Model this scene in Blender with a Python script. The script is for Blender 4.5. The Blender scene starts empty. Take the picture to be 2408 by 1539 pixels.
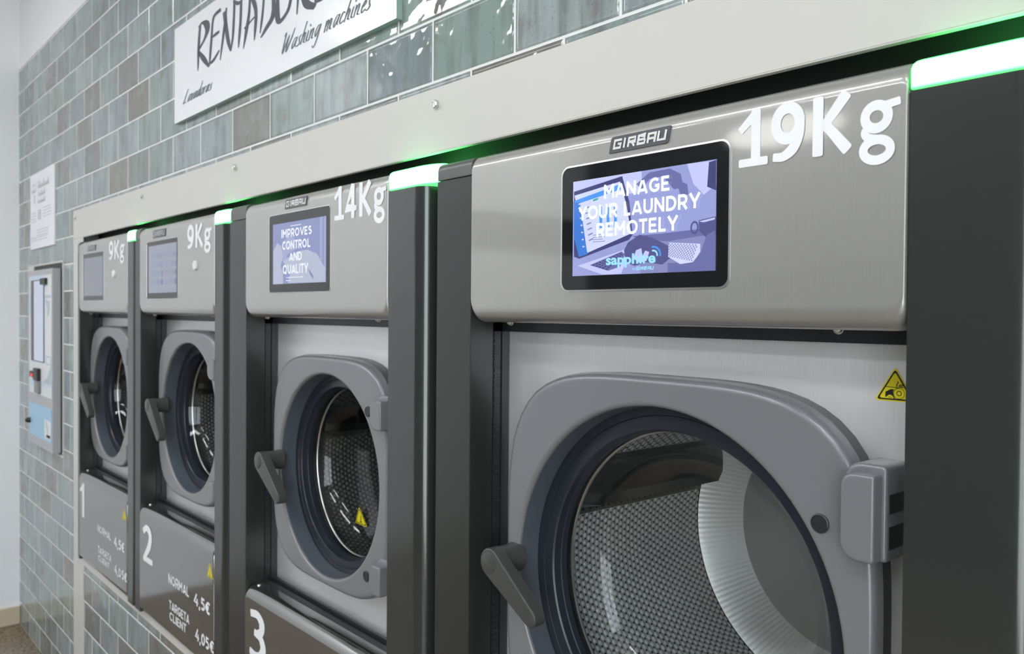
import bpy, bmesh, math, random
from mathutils import Vector, Matrix
C = bpy.context.scene.collection
SC = bpy.context.scene
PI = math.pi
random.seed(4)

# ------------------------------------------------------------------ camera
EYE = 1.4321                      # eye height above the floor, camera stands at x = 0, y = 0
cd = bpy.data.cameras.new('camera')
cam = bpy.data.objects.new('camera', cd)
C.objects.link(cam)
fw = Vector((-0.75573628, 0.65465344, -0.01707483)).normalized()
up = Vector((-0.01831211, 0.00493794, 0.99982013))
rt = fw.cross(up).normalized()
up = rt.cross(fw)
cam.matrix_world = Matrix(((rt.x, up.x, -fw.x, 0), (rt.y, up.y, -fw.y, 0), (rt.z, up.z, -fw.z, EYE), (0, 0, 0, 1)))
cd.sensor_width = 36
cd.lens = 36 * 1955.16 / 2408
cd.clip_start = .02
cd.dof.use_dof = True
cd.dof.focus_distance = 1.05
cd.dof.aperture_fstop = 9
SC.camera = cam

# ------------------------------------------------------------------ world, exposure
SC.view_settings.view_transform = 'Standard'
SC.view_settings.look = 'None'
SC.view_settings.gamma = 1
SC.view_settings.use_curve_mapping = False
SC.view_settings.exposure = -0.17
wd = bpy.data.worlds.new('sky')
SC.world = wd
wd.use_nodes = True
wn, wl = wd.node_tree.nodes, wd.node_tree.links
wn.clear()
wo = wn.new('ShaderNodeOutputWorld')
wb = wn.new('ShaderNodeBackground')
tc = wn.new('ShaderNodeTexCoord')
sx = wn.new('ShaderNodeSeparateXYZ')
wr = wn.new('ShaderNodeValToRGB')
wl.new(tc.outputs['Generated'], sx.inputs[0])
wl.new(sx.outputs['Z'], wr.inputs[0])
wr.color_ramp.elements[0].position = 0.0
wr.color_ramp.elements[0].color = (.84, .84, .84, 1)
wr.color_ramp.elements[1].position = .12
wr.color_ramp.elements[1].color = (.88, .92, 1, 1)
wl.new(wr.outputs[0], wb.inputs[0])
wb.inputs[1].default_value = 9.0
wl.new(wb.outputs[0], wo.inputs[0])

CEIL = 3.0
CEIL_LIGHT = 17.0                  # radiance of the ceiling panels' diffusers
WALL_LIGHT = 6.0
# ceiling panels: x0, x1, y0, y1
PANELS = [(-4.12, -2.60, -1.02, -.72), (-2.2, -1.1, -1.02, -.72), (-.4, .7, -1.02, -.72), 
          (-4.05, -2.95, -2.4, -2.1), (-2.2, -1.1, -2.4, -2.1), (-.4, .7, -2.4, -2.1)]

# ------------------------------------------------------------------ materials
def mat(name, col, rough=.5, metal=0., spec=.5, coat=0., emit=None, estr=0., aniso=0.):
    m = bpy.data.materials.new(name)
    m.use_nodes = True
    b = m.node_tree.nodes['Principled BSDF']
    b.inputs['Base Color'].default_value = (*col, 1)
    b.inputs['Roughness'].default_value = rough
    b.inputs['Metallic'].default_value = metal
    b.inputs['Specular IOR Level'].default_value = spec
    b.inputs['Coat Weight'].default_value = coat
    b.inputs['Coat Roughness'].default_value = .05
    if emit:
        b.inputs['Emission Color'].default_value = (*emit, 1)
        b.inputs['Emission Strength'].default_value = estr
    return m
def N(m, t, **kw):
    n = m.node_tree.nodes.new(t)
    for k, v in kw.items(): setattr(n, k, v)
    return n
def L(m, a, b): m.node_tree.links.new(a, b)
def bsdf(m): return m.node_tree.nodes['Principled BSDF']
def objmap(m, scale=(1, 1, 1), rot=(0, 0, 0), loc=(0, 0, 0), out='Object'):
    t = N(m, 'ShaderNodeTexCoord'); p = N(m, 'ShaderNodeMapping')
    p.inputs['Scale'].default_value = scale; p.inputs['Rotation'].default_value = rot; p.inputs['Location'].default_value = loc
    L(m, t.outputs[out], p.inputs[0])
    return p.outputs[0]
def noise(m, vec, scale, detail=2., rough=.5):
    n = N(m, 'ShaderNodeTexNoise'); n.inputs['Scale'].default_value = scale
    n.inputs['Detail'].default_value = detail; n.inputs['Roughness'].default_value = rough
    L(m, vec, n.inputs['Vector']); return n.outputs['Fac']
def math_(m, op, a, b=None, c=None, clamp=False):
    n = N(m, 'ShaderNodeMath', operation=op, use_clamp=clamp)
    for i, v in enumerate((a, b, c)):
        if v is None: continue
        if isinstance(v, (int, float)): n.inputs[i].default_value = v
        else: L(m, v, n.inputs[i])
    return n.outputs[0]
def ramp(m, fac, stops):
    r = N(m, 'ShaderNodeValToRGB'); e = r.color_ramp.elements
    while len(e) < len(stops): e.new(.5)
    for x, (p, c) in zip(e, stops): x.position = p; x.color = (*c, 1)
    L(m, fac, r.inputs[0]); return r.outputs[0]
def mix(m, fac, a, b, mode='MIX'):
    n = N(m, 'ShaderNodeMix', data_type='RGBA', blend_type=mode)
    for i, v in ((0, fac), (6, a), (7, b)):
        if isinstance(v, (int, float)): n.inputs[i].default_value = v
        elif isinstance(v, tuple): n.inputs[i].default_value = (*v, 1)
        else: L(m, v, n.inputs[i])
    return n.outputs[2]
def bump(m, h, strength=.3, dist=.001, target=None):
    n = N(m, 'ShaderNodeBump'); n.inputs['Strength'].default_value = strength; n.inputs['Distance'].default_value = dist
    L(m, h, n.inputs['Height']); L(m, n.outputs[0], (target or bsdf(m)).inputs['Normal']); return n

def tile_material(name='glazed_tile', tone=1.0):
    m = mat(name, (.3, .36, .36), .06)
    v = objmap(m)
    sp = N(m, 'ShaderNodeSeparateXYZ'); L(m, v, sp.inputs[0])
    cb = N(m, 'ShaderNodeCombineXYZ')
    L(m, math_(m, 'ADD', sp.outputs['X'], 181.9976), cb.inputs[0]); L(m, math_(m, 'ADD', sp.outputs['Z'], .4), cb.inputs[1])
    br = N(m, 'ShaderNodeTexBrick'); br.offset = .5; br.offset_frequency = 2; br.squash = 1
    for k, val in (('Scale', 1), ('Mortar Size', .0021), ('Mortar Smooth', 0.0), ('Bias', 0), ('Brick Width', .2), ('Row Height', .1)):
        br.inputs[k].default_value = val
    br.inputs['Color1'].default_value = (0, 0, 0, 1); br.inputs['Color2'].default_value = (1, 1, 1, 1)
    br.inputs['Mortar'].default_value = (.5, .5, .5, 1)
    L(m, cb.outputs[0], br.inputs['Vector'])
    rnd = br.outputs['Color']; fac = br.outputs['Fac']
    # streaks and cloudy glaze, shifted from tile to tile
    off = N(m, 'ShaderNodeVectorMath', operation='MULTIPLY_ADD')
    L(m, rnd, off.inputs[0]); off.inputs[1].default_value = (17, 9, 31); L(m, v, off.inputs[2])
    st = N(m, 'ShaderNodeMapping'); st.inputs['Scale'].default_value = (34, 34, 5); L(m, off.outputs[0], st.inputs[0])
    n1 = noise(m, st.outputs[0], 1.0, 4, .6)
    n2 = noise(m, off.outputs[0], 9, 5, .6)
    base = ramp(m, rnd, [(0, (.24, .32, .285)), (.22, (.285, .335, .355)), (.42, (.33, .385, .385)), (.69, (.225, .28, .305)), (.75, (.215, .20, .175)), (.86, (.19, .205, .20)), (1, (.29, .375, .335))])
    base = mix(m, math_(m, 'MULTIPLY', ramp_f(m, n1, .45, .70), .62), base, (.12, .13, .12))
    base = mix(m, math_(m, 'MULTIPLY', ramp_f(m, n2, .56, .72), .6), base, (.14, .105, .08))
    base = mix(m, math_(m, 'MULTIPLY', ramp_f(m, n2, .45, .28), .5), base, (.40, .46, .47))
    sp_n = noise(m, v, 260, 1)
    base = mix(m, math_(m, 'MULTIPLY', ramp_f(m, sp_n, .70, .74), .5), base, (.08, .1, .1))
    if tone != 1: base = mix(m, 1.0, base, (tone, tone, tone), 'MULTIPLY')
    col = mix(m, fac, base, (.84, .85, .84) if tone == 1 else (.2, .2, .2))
    L(m, col, bsdf(m).inputs['Base Color'])
    L(m, math_(m, 'MULTIPLY_ADD', fac, .6, .045), bsdf(m).inputs['Roughness'])
    bsdf(m).inputs['Specular IOR Level'].default_value = .55
    # wavy glaze, pillowed tile edge, sunk grout
    br2 = N(m, 'ShaderNodeTexBrick'); br2.offset = .5; br2.offset_frequency = 2
    for k, val in (('Scale', 1), ('Mortar Size', .007), ('Mortar Smooth', 1.0), ('Brick Width', .2), ('Row Height', .1)):
        br2.inputs[k].default_value = val
    L(m, cb.outputs[0], br2.inputs['Vector'])
    w = noise(m, off.outputs[0], 11, 1.5, .5)
    w2 = noise(m, off.outputs[0], 45, 1, .5)
    h = math_(m, 'ADD', math_(m, 'MULTIPLY', w, 1.0), math_(m, 'MULTIPLY', w2, .13))
    h = math_(m, 'SUBTRACT', h, math_(m, 'MULTIPLY', br2.outputs['Fac'], .35))
    bump(m, h, 1.0, .0042)
    return m
def ramp_f(m, fac, a, b):
    n = N(m, 'ShaderNodeMapRange'); n.clamp = True
    n.inputs['From Min'].default_value = a; n.inputs['From Max'].default_value = b
    L(m, fac, n.inputs[0]); return n.outputs[0]

def brushed(name, col, rough, axis='Z', amp=.05, metal=1.0):
    m = mat(name, col, rough, metal)
    s = (900, 900, 14) if axis == 'Z' else (14, 900, 900)
    n = noise(m, objmap(m, s), 1, 2)
    L(m, mix(m, n, tuple(c * (1 - amp * 2) for c in col), tuple(min(1, c * (1 + amp * 2)) for c in col)), bsdf(m).inputs['Base Color'])
    L(m, math_(m, 'MULTIPLY_ADD', n, amp * 1.2, rough - amp * .6), bsdf(m).inputs['Roughness'])
    return m
def grained(name, col, rough, scale=900, strength=.25, metal=0., spec=.5):
    m = mat(name, col, rough, metal, spec)
    bump(m, noise(m, objmap(m), scale, 1), strength, .0004)
    return m

M = {}
M['tile'] = tile_material()
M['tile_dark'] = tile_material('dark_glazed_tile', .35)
M['white_wall'] = mat('white_wall_paint', (.90, .905, .93), .7)
M['ceiling'] = mat('ceiling_paint', (.84, .84, .84), .8)
M['base'] = mat('beige_baseboard', (.62, .52, .38), .35)
fl = mat('terrazzo_floor', (.2, .16, .12), .22)
n_ = noise(fl, objmap(fl), 60, 4, .7)
L(fl, ramp(fl, n_, [(.36, (.05, .034, .022)), (.47, (.155, .112, .072)), (.55, (.27, .205, .14)), (.66, (.09, .063, .04))]), bsdf(fl).inputs['Base Color'])
M['floor'] = fl
M['trim'] = mat('pale_grey_sheet_metal', (.625, .610, .575), .38)
M['dark'] = mat('unlit_black', (.012, .013, .015), .5)
M['rubber'] = mat('black_rubber', (.02, .021, .025), .4)
M['post'] = grained('dark_grey_powder_coat', (.064, .070, .066), .16, 1100, .04, .55, 1.0)
M['block'] = grained('grey_corner_plastic', (.095, .099, .094), .30, 900, .1)
M['plate'] = grained('dark_grey_plate', (.033, .036, .033), .30, 900, .06, .3, .7)
M['panel'] = brushed('satin_steel_panel', (.375, .368, .347), .40, 'Z', .03, .55)
bsdf(M['panel']).inputs['Coat Weight'].default_value = .9
bsdf(M['panel']).inputs['Coat Roughness'].default_value = .06
bsdf(M['panel']).inputs['Coat IOR'].default_value = 1.8
M['panel_edge'] = mat('polished_edge', (.62, .62, .61), .3, .9)
M['low'] = mat('dark_glossy_panel', (.32, .32, .31), .10, .95)
M['steel'] = brushed('brushed_steel', (.79, .79, .80), .46, 'Z', .04, .65)
M['door'] = grained('silver_grey_plastic', (.205, .210, .220), .26, 700, .06, .15)
M['ring'] = mat('blue_grey_plastic', (.021, .025, .036), .28)
M['ringcone'] = mat('slate_plastic', (.085, .097, .118), .32)
M['chrome'] = mat('chrome', (.72, .72, .71), .28, 1)
M['hand'] = grained('grey_handle_plastic', (.058, .060, .057), .36, 800, .1)
M['white'] = mat('white_vinyl', (.90, .91, .94), .35)
M['logo'] = mat('badge_dark', (.085, .09, .105), .3)
M['logo_white'] = mat('badge_white', (.78, .78, .76), .35)
M['logo_faint'] = mat('badge_grey', (.45, .46, .48), .35)
M['yellow'] = mat('yellow_sticker', (.80, .68, .015), .35)
M['black'] = mat('black_print', (.012, .012, .012), .4)
M['bezel'] = mat('black_glass', (.009, .010, .012), .05, 0, .5)
M['body'] = mat('machine_body', (.03, .032, .034), .5)
M['screw'] = mat('zinc_screw', (.7, .7, .68), .25, 1)
M['sign'] = mat('white_acrylic', (.86, .87, .90), .18)
M['sign_edge'] = mat('acrylic_edge', (.35, .48, .46), .2)
M['ink'] = mat('charcoal_ink', (.055, .055, .075), .5)
M['ink2'] = mat('slate_ink', (.10, .135, .15), .5)
M['paper'] = mat('poster_white', (.84, .84, .87), .4)
M['faint'] = mat('grey_print', (.42, .43, .50), .5)
M['kiosk'] = mat('grey_kiosk_metal', (.44, .44, .46), .4)
M['kiosk_side'] = mat('grey_kiosk_metal_side', (.44, .44, .46), .4)
M['skyblue'] = mat('pale_blue_print', (.33, .56, .75), .35)
M['palegrey'] = mat('pale_print', (.74, .76, .78), .4)
M['red'] = mat('red_led', (.8, .02, .03), .4, emit=(1, .02, .04), estr=1.2)
M['lightpanel'] = mat('ceiling_diffuser', (.9, .9, .9), .5, emit=(.955, .98, 1.0), estr=CEIL_LIGHT)
M['walllamp'] = mat('wall_lamp_diffuser', (.9, .9, .9), .5, emit=(1, .97, .93), estr=WALL_LIGHT)

def lamp_material():
    m = mat('green_led_lens', (.05, .4, .1), .3)
    b = bsdf(m)
    b.inputs['Emission Color'].default_value = (.11, 1, .20, 1)
    sp = N(m, 'ShaderNodeSeparateXYZ')
    L(m, objmap(m, out='UV'), sp.inputs[0])
    # the LEDs sit high behind the lens: the lens is dimmer along its bottom and its rim
    L(m, math_(m, 'MULTIPLY', sp.outputs['X'], 17.0), b.inputs['Emission Strength'])
    return m
M['lamp'] = lamp_material()

def screen(name, col, estr=1.3):
    m = mat(name, tuple(c * .1 for c in col), .08, 0, .5, emit=col, estr=estr)
    return m
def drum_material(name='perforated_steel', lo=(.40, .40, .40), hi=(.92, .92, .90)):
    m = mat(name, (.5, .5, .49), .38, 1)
    sp = N(m, 'ShaderNodeSeparateXYZ'); L(m, objmap(m, out='UV'), sp.inputs[0])
    u = math_(m, 'DIVIDE', sp.outputs[0], .0112); v = math_(m, 'DIVIDE', sp.outputs[1], .0092)
    row = math_(m, 'FLOOR', v)
    uu = math_(m, 'ADD', u, math_(m, 'MULTIPLY', row, .5))
    def cell(du, dv, r):
        fu = math_(m, 'SUBTRACT', math_(m, 'FRACT', math_(m, 'ADD', uu, du)), .5)
        fv = math_(m, 'SUBTRACT', math_(m, 'FRACT', math_(m, 'ADD', v, dv)), .5)
        d = math_(m, 'SQRT', math_(m, 'ADD', math_(m, 'MULTIPLY', fu, fu), math_(m, 'MULTIPLY', math_(m, 'MULTIPLY', fv, fv), .8)))
        return math_(m, 'SUBTRACT', 1.0, math_(m, 'DIVIDE', d, r), clamp=True)
    dome = math_(m, 'POWER', cell(0, 0, .44), .6)
    hole = math_(m, 'MULTIPLY', cell(.5, 0, .20), 3.5, clamp=True)
    L(m, mix(m, hole, mix(m, dome, lo, hi), (.01, .01, .01)), bsdf(m).inputs['Base Color'])
    L(m, math_(m, 'SUBTRACT', .55, math_(m, 'MULTIPLY', hole, .5)), bsdf(m).inputs['Metallic'])
    bump(m, dome, .9, .0022)
    return m
M['drum'] = drum_material()
M['drum_shaded'] = drum_material('shaded_perforated_steel', (.07, .07, .068), (.20, .20, .195))  # darker copy: shade inside the smaller drums put into the steel colour
def rib_material():
    m = mat('ribbed_steel', (.90, .89, .87), .42, .5)
    sp = N(m, 'ShaderNodeSeparateXYZ'); L(m, objmap(m, out='UV'), sp.inputs[0])
    bump(m, math_(m, 'SINE', math_(m, 'MULTIPLY', sp.outputs[0], 2 * PI * 170)), .22, .0010)
    return m
M['rib'] = rib_material()
M['disc'] = mat('smooth_steel', (.40, .40, .385), .42, .6)
M['lifter'] = mat('steel_lifter', (.19, .195, .195), .28, 1)
def glass_material():
    m = bpy.data.materials.new('door_glass'); m.use_nodes = True
    nt = m.node_tree; nt.nodes.clear()
    o = nt.nodes.new('ShaderNodeOutputMaterial'); mx = nt.nodes.new('ShaderNodeMixShader')
    t = nt.nodes.new('ShaderNodeBsdfTransparent'); g = nt.nodes.new('ShaderNodeBsdfGlossy')
    f = nt.nodes.new('ShaderNodeFresnel'); ge = nt.nodes.new('ShaderNodeNewGeometry'); mr = nt.nodes.new('ShaderNodeMapRange')
    mr.inputs['To Min'].default_value = 1.5; mr.inputs['To Max'].default_value = 1 / 1.5
    nt.links.new(ge.outputs['Backfacing'], mr.inputs[0]); nt.links.new(mr.outputs[0], f.inputs[0])
    t.inputs[0].default_value = (.90, .92, .92, 1); g.inputs['Roughness'].default_value = .02
    nt.links.new(f.outputs[0], mx.inputs[0]); nt.links.new(t.outputs[0], mx.inputs[1]); nt.links.new(g.outputs[0], mx.inputs[2])
    nt.links.new(mx.outputs[0], o.inputs[0])
    return m
M['glass'] = glass_material()

# ------------------------------------------------------------------ mesh helpers
class MB:
    """collects polygons with a material index; build() links them as one mesh object"""
    def __init__(s): s.v = []; s.f = []; s.mi = []; s.uv = {}
    def add(s, vs, fs, mi=0):
        o = len(s.v); s.v += [tuple(p) for p in vs]
        for f in fs: s.f.append(tuple(o + i for i in f)); s.mi.append(mi)
        return s
    def box(s, x0, x1, y0, y1, z0, z1, mi=0):
        vs = [(x, y, z) for x in (x0, x1) for y in (y0, y1) for z in (z0, z1)]
        return s.add(vs, [(0, 1, 3, 2), (4, 6, 7, 5), (0, 4, 5, 1), (2, 3, 7, 6), (0, 2, 6, 4), (1, 5, 7, 3)], mi)
    def loops(s, rings, mi=0, closed=True, cap0=False, cap1=False):
        """bridge rings of equal length; mi may be a list with one index per gap"""
        n = len(rings[0]); o = len(s.v)
        for r in rings: s.v += [tuple(p) for p in r]
        for k in range(len(rings) - 1):
            m_ = mi[k] if isinstance(mi, (list, tuple)) else mi
            for i in range(n if closed else n - 1):
                j = (i + 1) % n
                s.f.append((o + k * n + i, o + k * n + j, o + (k + 1) * n + j, o + (k + 1) * n + i)); s.mi.append(m_)
        last = mi[-1] if isinstance(mi, (list, tuple)) else mi
        first = mi[0] if isinstance(mi, (list, tuple)) else mi
        if cap0: s.f.append(tuple(o + i for i in reversed(range(n)))); s.mi.append(first)
        if cap1: s.f.append(tuple(o + (len(rings) - 1) * n + i for i in range(n))); s.mi.append(last)
        return s
    def poly(s, pts, y0, y1, mi=0):
        """flat outline in x, z given thickness in y"""
        n = len(pts)
        a = [(x, y0, z) for x, z in pts]; b = [(x, y1, z) for x, z in pts]
        return s.loops([a, b], mi, True, True, True)
    def build(s, name, mats, parent=None, org=(0, 0, 0), smooth=None, bevel=0, seg=2):
        me = bpy.data.meshes.new(name)
        ox, oy, oz = org
        me.from_pydata([(x - ox, y - oy, z - oz) for x, y, z in s.v], [], s.f)
        for m_ in (mats if isinstance(mats, (list, tuple)) else [mats]): me.materials.append(m_)
        for p, i in zip(me.polygons, s.mi): p.material_index = i
        bm = bmesh.new(); bm.from_mesh(me)
        if not s.uv: bmesh.ops.recalc_face_normals(bm, faces=bm.faces[:])
        bm.to_mesh(me); bm.free()
        if s.uv:
            uvl = me.uv_layers.new(name='UVMap')
            for l in me.loops: uvl.data[l.index].uv = s.uv.get(l.vertex_index, (0, 0))
        me.update()
        if smooth is not None:
            me.shade_smooth()
            me.set_sharp_from_angle(angle=math.radians(smooth))
        o = bpy.data.objects.new(name, me); C.objects.link(o)
        if parent: o.parent = parent
        if bevel:
            b = o.modifiers.new('bevel', 'BEVEL'); b.width = bevel; b.segments = seg; b.limit_method = 'ANGLE'
        return o

def tag(o, label=None, cat=None, group=None, kind=None):
    if label: o['label'] = label
    if cat: o['category'] = cat
    if group: o['group'] = group
    if kind: o['kind'] = kind
    return o
def thing(name, label, cat, loc, group=None):
    o = bpy.data.objects.new(name, None); C.objects.link(o); o.location = loc
    o.empty_display_size = .1
    return tag(o, label, cat, group)
def structure(o): o['kind'] = 'structure'; return o

def rrect(x0, x1, z0, z1, r, n=6):
    """rounded rectangle outline in x, z (r: one radius or tl,tr,br,bl)"""
    if not isinstance(r, (list, tuple)): r = (r,) * 4
    pts = []
    for (cx, cz, a0, q) in ((x0 + r[0], z1 - r[0], 180, r[0]), (x1 - r[1], z1 - r[1], 90, r[1]), (x1 - r[2], z0 + r[2], 0, r[2]), (x0 + r[3], z0 + r[3], -90, r[3])):
        for k in range(n + 1):
            a = math.radians(a0 - 90 * k / n)
            pts.append((cx + q * math.cos(a), cz + q * math.sin(a)))
    return pts
def superell(cx, cz, a, b, n, N_=96):
    pts = []
    for k in range(N_):
        t = 2 * PI * k / N_; c, s_ = math.cos(t), math.sin(t)
        rr = (abs(c / a) ** n + abs(s_ / b) ** n) ** (-1 / n)
        pts.append((cx + rr * c, cz + rr * s_))
    return pts
def circ(cx, cz, r, N_=96): return [(cx + r * math.cos(2 * PI * k / N_), cz + r * math.sin(2 * PI * k / N_)) for k in range(N_)]
def at(pts, y): return [(x, y, z) for x, z in pts]

def slab(mb, outline_fn, y_front, y_back, r_side, r_ends, mi=0, n=6):
    """panel whose rim curls back: outline_fn(inset_x, inset_z) gives the outline"""
    rings = [at(outline_fn(0, 0), y_back)]
    R = max(r_side, r_ends)
    for k in range(n + 1):
        a = PI / 2 * k / n
        rings.append(at(outline_fn(r_side * (1 - math.cos(a)), r_ends * (1 - math.cos(a))), y_front + R * (1 - math.sin(a))))
    rings.append(at(outline_fn(r_side + .0012, r_ends + .0012), y_front))      # keeps the flat face truly flat
    mb.loops(rings, mi, True, True, True)
    return mb

def catmull(pts, n=6):
    out = []
    P = [pts[0]] + list(pts) + [pts[-1]]
    for i in range(1, len(P) - 2):
        for k in range(n):
            t = k / n
            out.append(tuple(.5 * (2 * b + (c - a) * t + (2 * a - 5 * b + 4 * c - d) * t * t + (3 * b - a - 3 * c + d) * t ** 3) for a, b, c, d in zip(P[i - 1], P[i], P[i + 1], P[i + 2])))
    out.append(tuple(pts[-1])); return out
STROKE_N = [0]
def stroke(mb, pts, y, an=1.0, smooth=True, cap=True, thick=.0003, mi=0, close=False):
    """ribbon of varying width along (x, z, w) points on the plane y, facing the room"""
    pts = [pts[0]] + [b_ for a_, b_ in zip(pts, pts[1:]) if math.hypot(a_[0] - b_[0], a_[1] - b_[1]) > 1e-7]
    p = catmull(pts) if smooth and len(pts) > 2 else [tuple(q) for q in pts]
    if close: p = p[:-1]
    STROKE_N[0] += 1
    yf = y - thick - (STROKE_N[0] % 6) * .0001
    if cap and len(pts) > 2 and math.hypot(pts[0][0] - pts[-1][0], pts[0][1] - pts[-1][1]) < 1e-7: cap = False
    q = [(x / an, z, w) for x, z, w in p]; n = len(q)
    Lf, Rt = [], []
    for i in range(n):
        if close: a, b = q[i - 1], q[(i + 1) % n]
        else: a, b = q[max(0, i - 1)], q[min(n - 1, i + 1)]
        def unit(u, v):
            d = math.hypot(v[0] - u[0], v[1] - u[1]) or 1e-9
            return ((v[0] - u[0]) / d, (v[1] - u[1]) / d)
        t = unit(a, b)
        nx, nz = -t[1], t[0]
        h = q[i][2] / 2
        if not smooth and (close or 0 < i < n - 1):
            t1 = unit(a, q[i]); c_ = nx * -t1[1] + nz * t1[0]
            h /= max(.45, abs(c_))
        Lf.append((q[i][0] + nx * h, q[i][1] + nz * h)); Rt.append((q[i][0] - nx * h, q[i][1] - nz * h))
    vs = [(x * an, yf - .00008 * i / n, z) for i, (x, z) in enumerate(Lf)] + [(x * an, yf - .00008 * i / n, z) for i, (x, z) in enumerate(Rt)]
    fs = [(i, (i + 1) % n, n + (i + 1) % n, n + i) for i in range(n if close else n - 1)]
    mb.add(vs, fs, mi)
    if cap and not close:
        for (c0, nb) in ((q[0], q[1]), (q[-1], q[-2])):
            r = c0[2] / 2
            if r < 1e-5: continue
            ang = math.atan2(c0[1] - nb[1], c0[0] - nb[0])
            e0, e1 = math.cos(ang), math.sin(ang); yc = yf - (.00008 if nb is q[-2] else 0)
            arc = [((c0[0] + (u * e0 - v * e1) * r) * an, yc, c0[1] + (u * e1 + v * e0) * r) for u, v in ((0, -1), (.62, -1), (.80, -.93), (.90, -.76), (.94, -.5), (.94, .5), (.90, .76), (.80, .93), (.62, 1), (0, 1))]
            mb.add(arc, [tuple(range(10))], mi)
def ellipse(cx, cz, rx, rz, w, a0=0, a1=360, n=20):
    return [(cx + rx * math.cos(math.radians(a0 + (a1 - a0) * k / n)), cz + rz * math.sin(math.radians(a0 + (a1 - a0) * k / n)), w) for k in range(n + 1)]

W_ = .205
GLYPH = {
 '1': (.63, [[(.40, .93, W_), (.40, .10, W_)], [(.37, .92, .17), (.10, .70, .15)], [(.10, .07, .15), (.60, .07, .15)]]),
 '9': (.74, [ellipse(.35, .66, .245, .27, W_, 0, 360), [(.595, .66, W_), (.575, .42, W_), (.46, .20, W_), (.27, .085, .17), (.12, .085, .15)]]),
 '4': (.76, [[(.45, .92, W_), (.28, .62, .17), (.09, .31, .15), (.66, .29, .16)], [(.50, .92, W_), (.50, .09, W_)]]),
 'K': (.78, [[(.12, .91, W_), (.12, .09, W_)], [(.24, .50, .17), (.60, .92, W_)], [(.26, .52, .17), (.63, .10, W_)]]),
 'g': (.72, [ellipse(.31, .50, .20, .185, .165, 0, 360), [(.42, .66, .13), (.66, .69, .13)], [(.19, .37, .12), (.11, .27, .14), (.17, .18, .14), (.34, .14, .13)], ellipse(.325, -.035, .235, .165, .155, 0, 360)]),
 '2': (.66, [[(.10, .83, .16), (.25, .92, .17), (.44, .88, W_), (.52, .72, W_), (.45, .48, W_), (.27, .26, .17), (.11, .08, .14)], [(.10, .075, .15), (.58, .075, .15)]]),
 '3': (.66, [[(.11, .90, .15), (.32, .92, .17), (.48, .80, W_), (.46, .62, .18), (.30, .53, .15)], [(.26, .53, .15), (.44, .49, .18), (.54, .31, W_), (.46, .13, W_), (.28, .07, .16), (.08, .09, .15)]]),
}
def word(mb, s_, x0, x1, z0, h, y, mi=0, gap=.10):
    """rounded signage lettering fitted between x0 and x1"""
    tot = sum(GLYPH[c][0] + gap for c in s_) - gap
    k = (x1 - x0) / tot; x = x0; an = k / h
    for c in s_:
        w, sts = GLYPH[c]
        for st in sts:
            pts = [(x + px * k, z0 + pz * h, pw * h) for px, pz, pw in st]
            smooth = len(st) > 2 and c not in '4'
            closed = math.hypot(st[0][0] - st[-1][0], st[0][1] - st[-1][1]) < 1e-6
            stroke(mb, pts, y, an, smooth, True, mi=mi, close=closed)
        x += (w + gap) * k
CW = .20
def arc(cx, cz, rx, rz, a0, a1, n=12): return [(cx + rx * math.cos(math.radians(a0 + (a1 - a0) * k / n)), cz + rz * math.sin(math.radians(a0 + (a1 - a0) * k / n))) for k in range(n + 1)]
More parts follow.
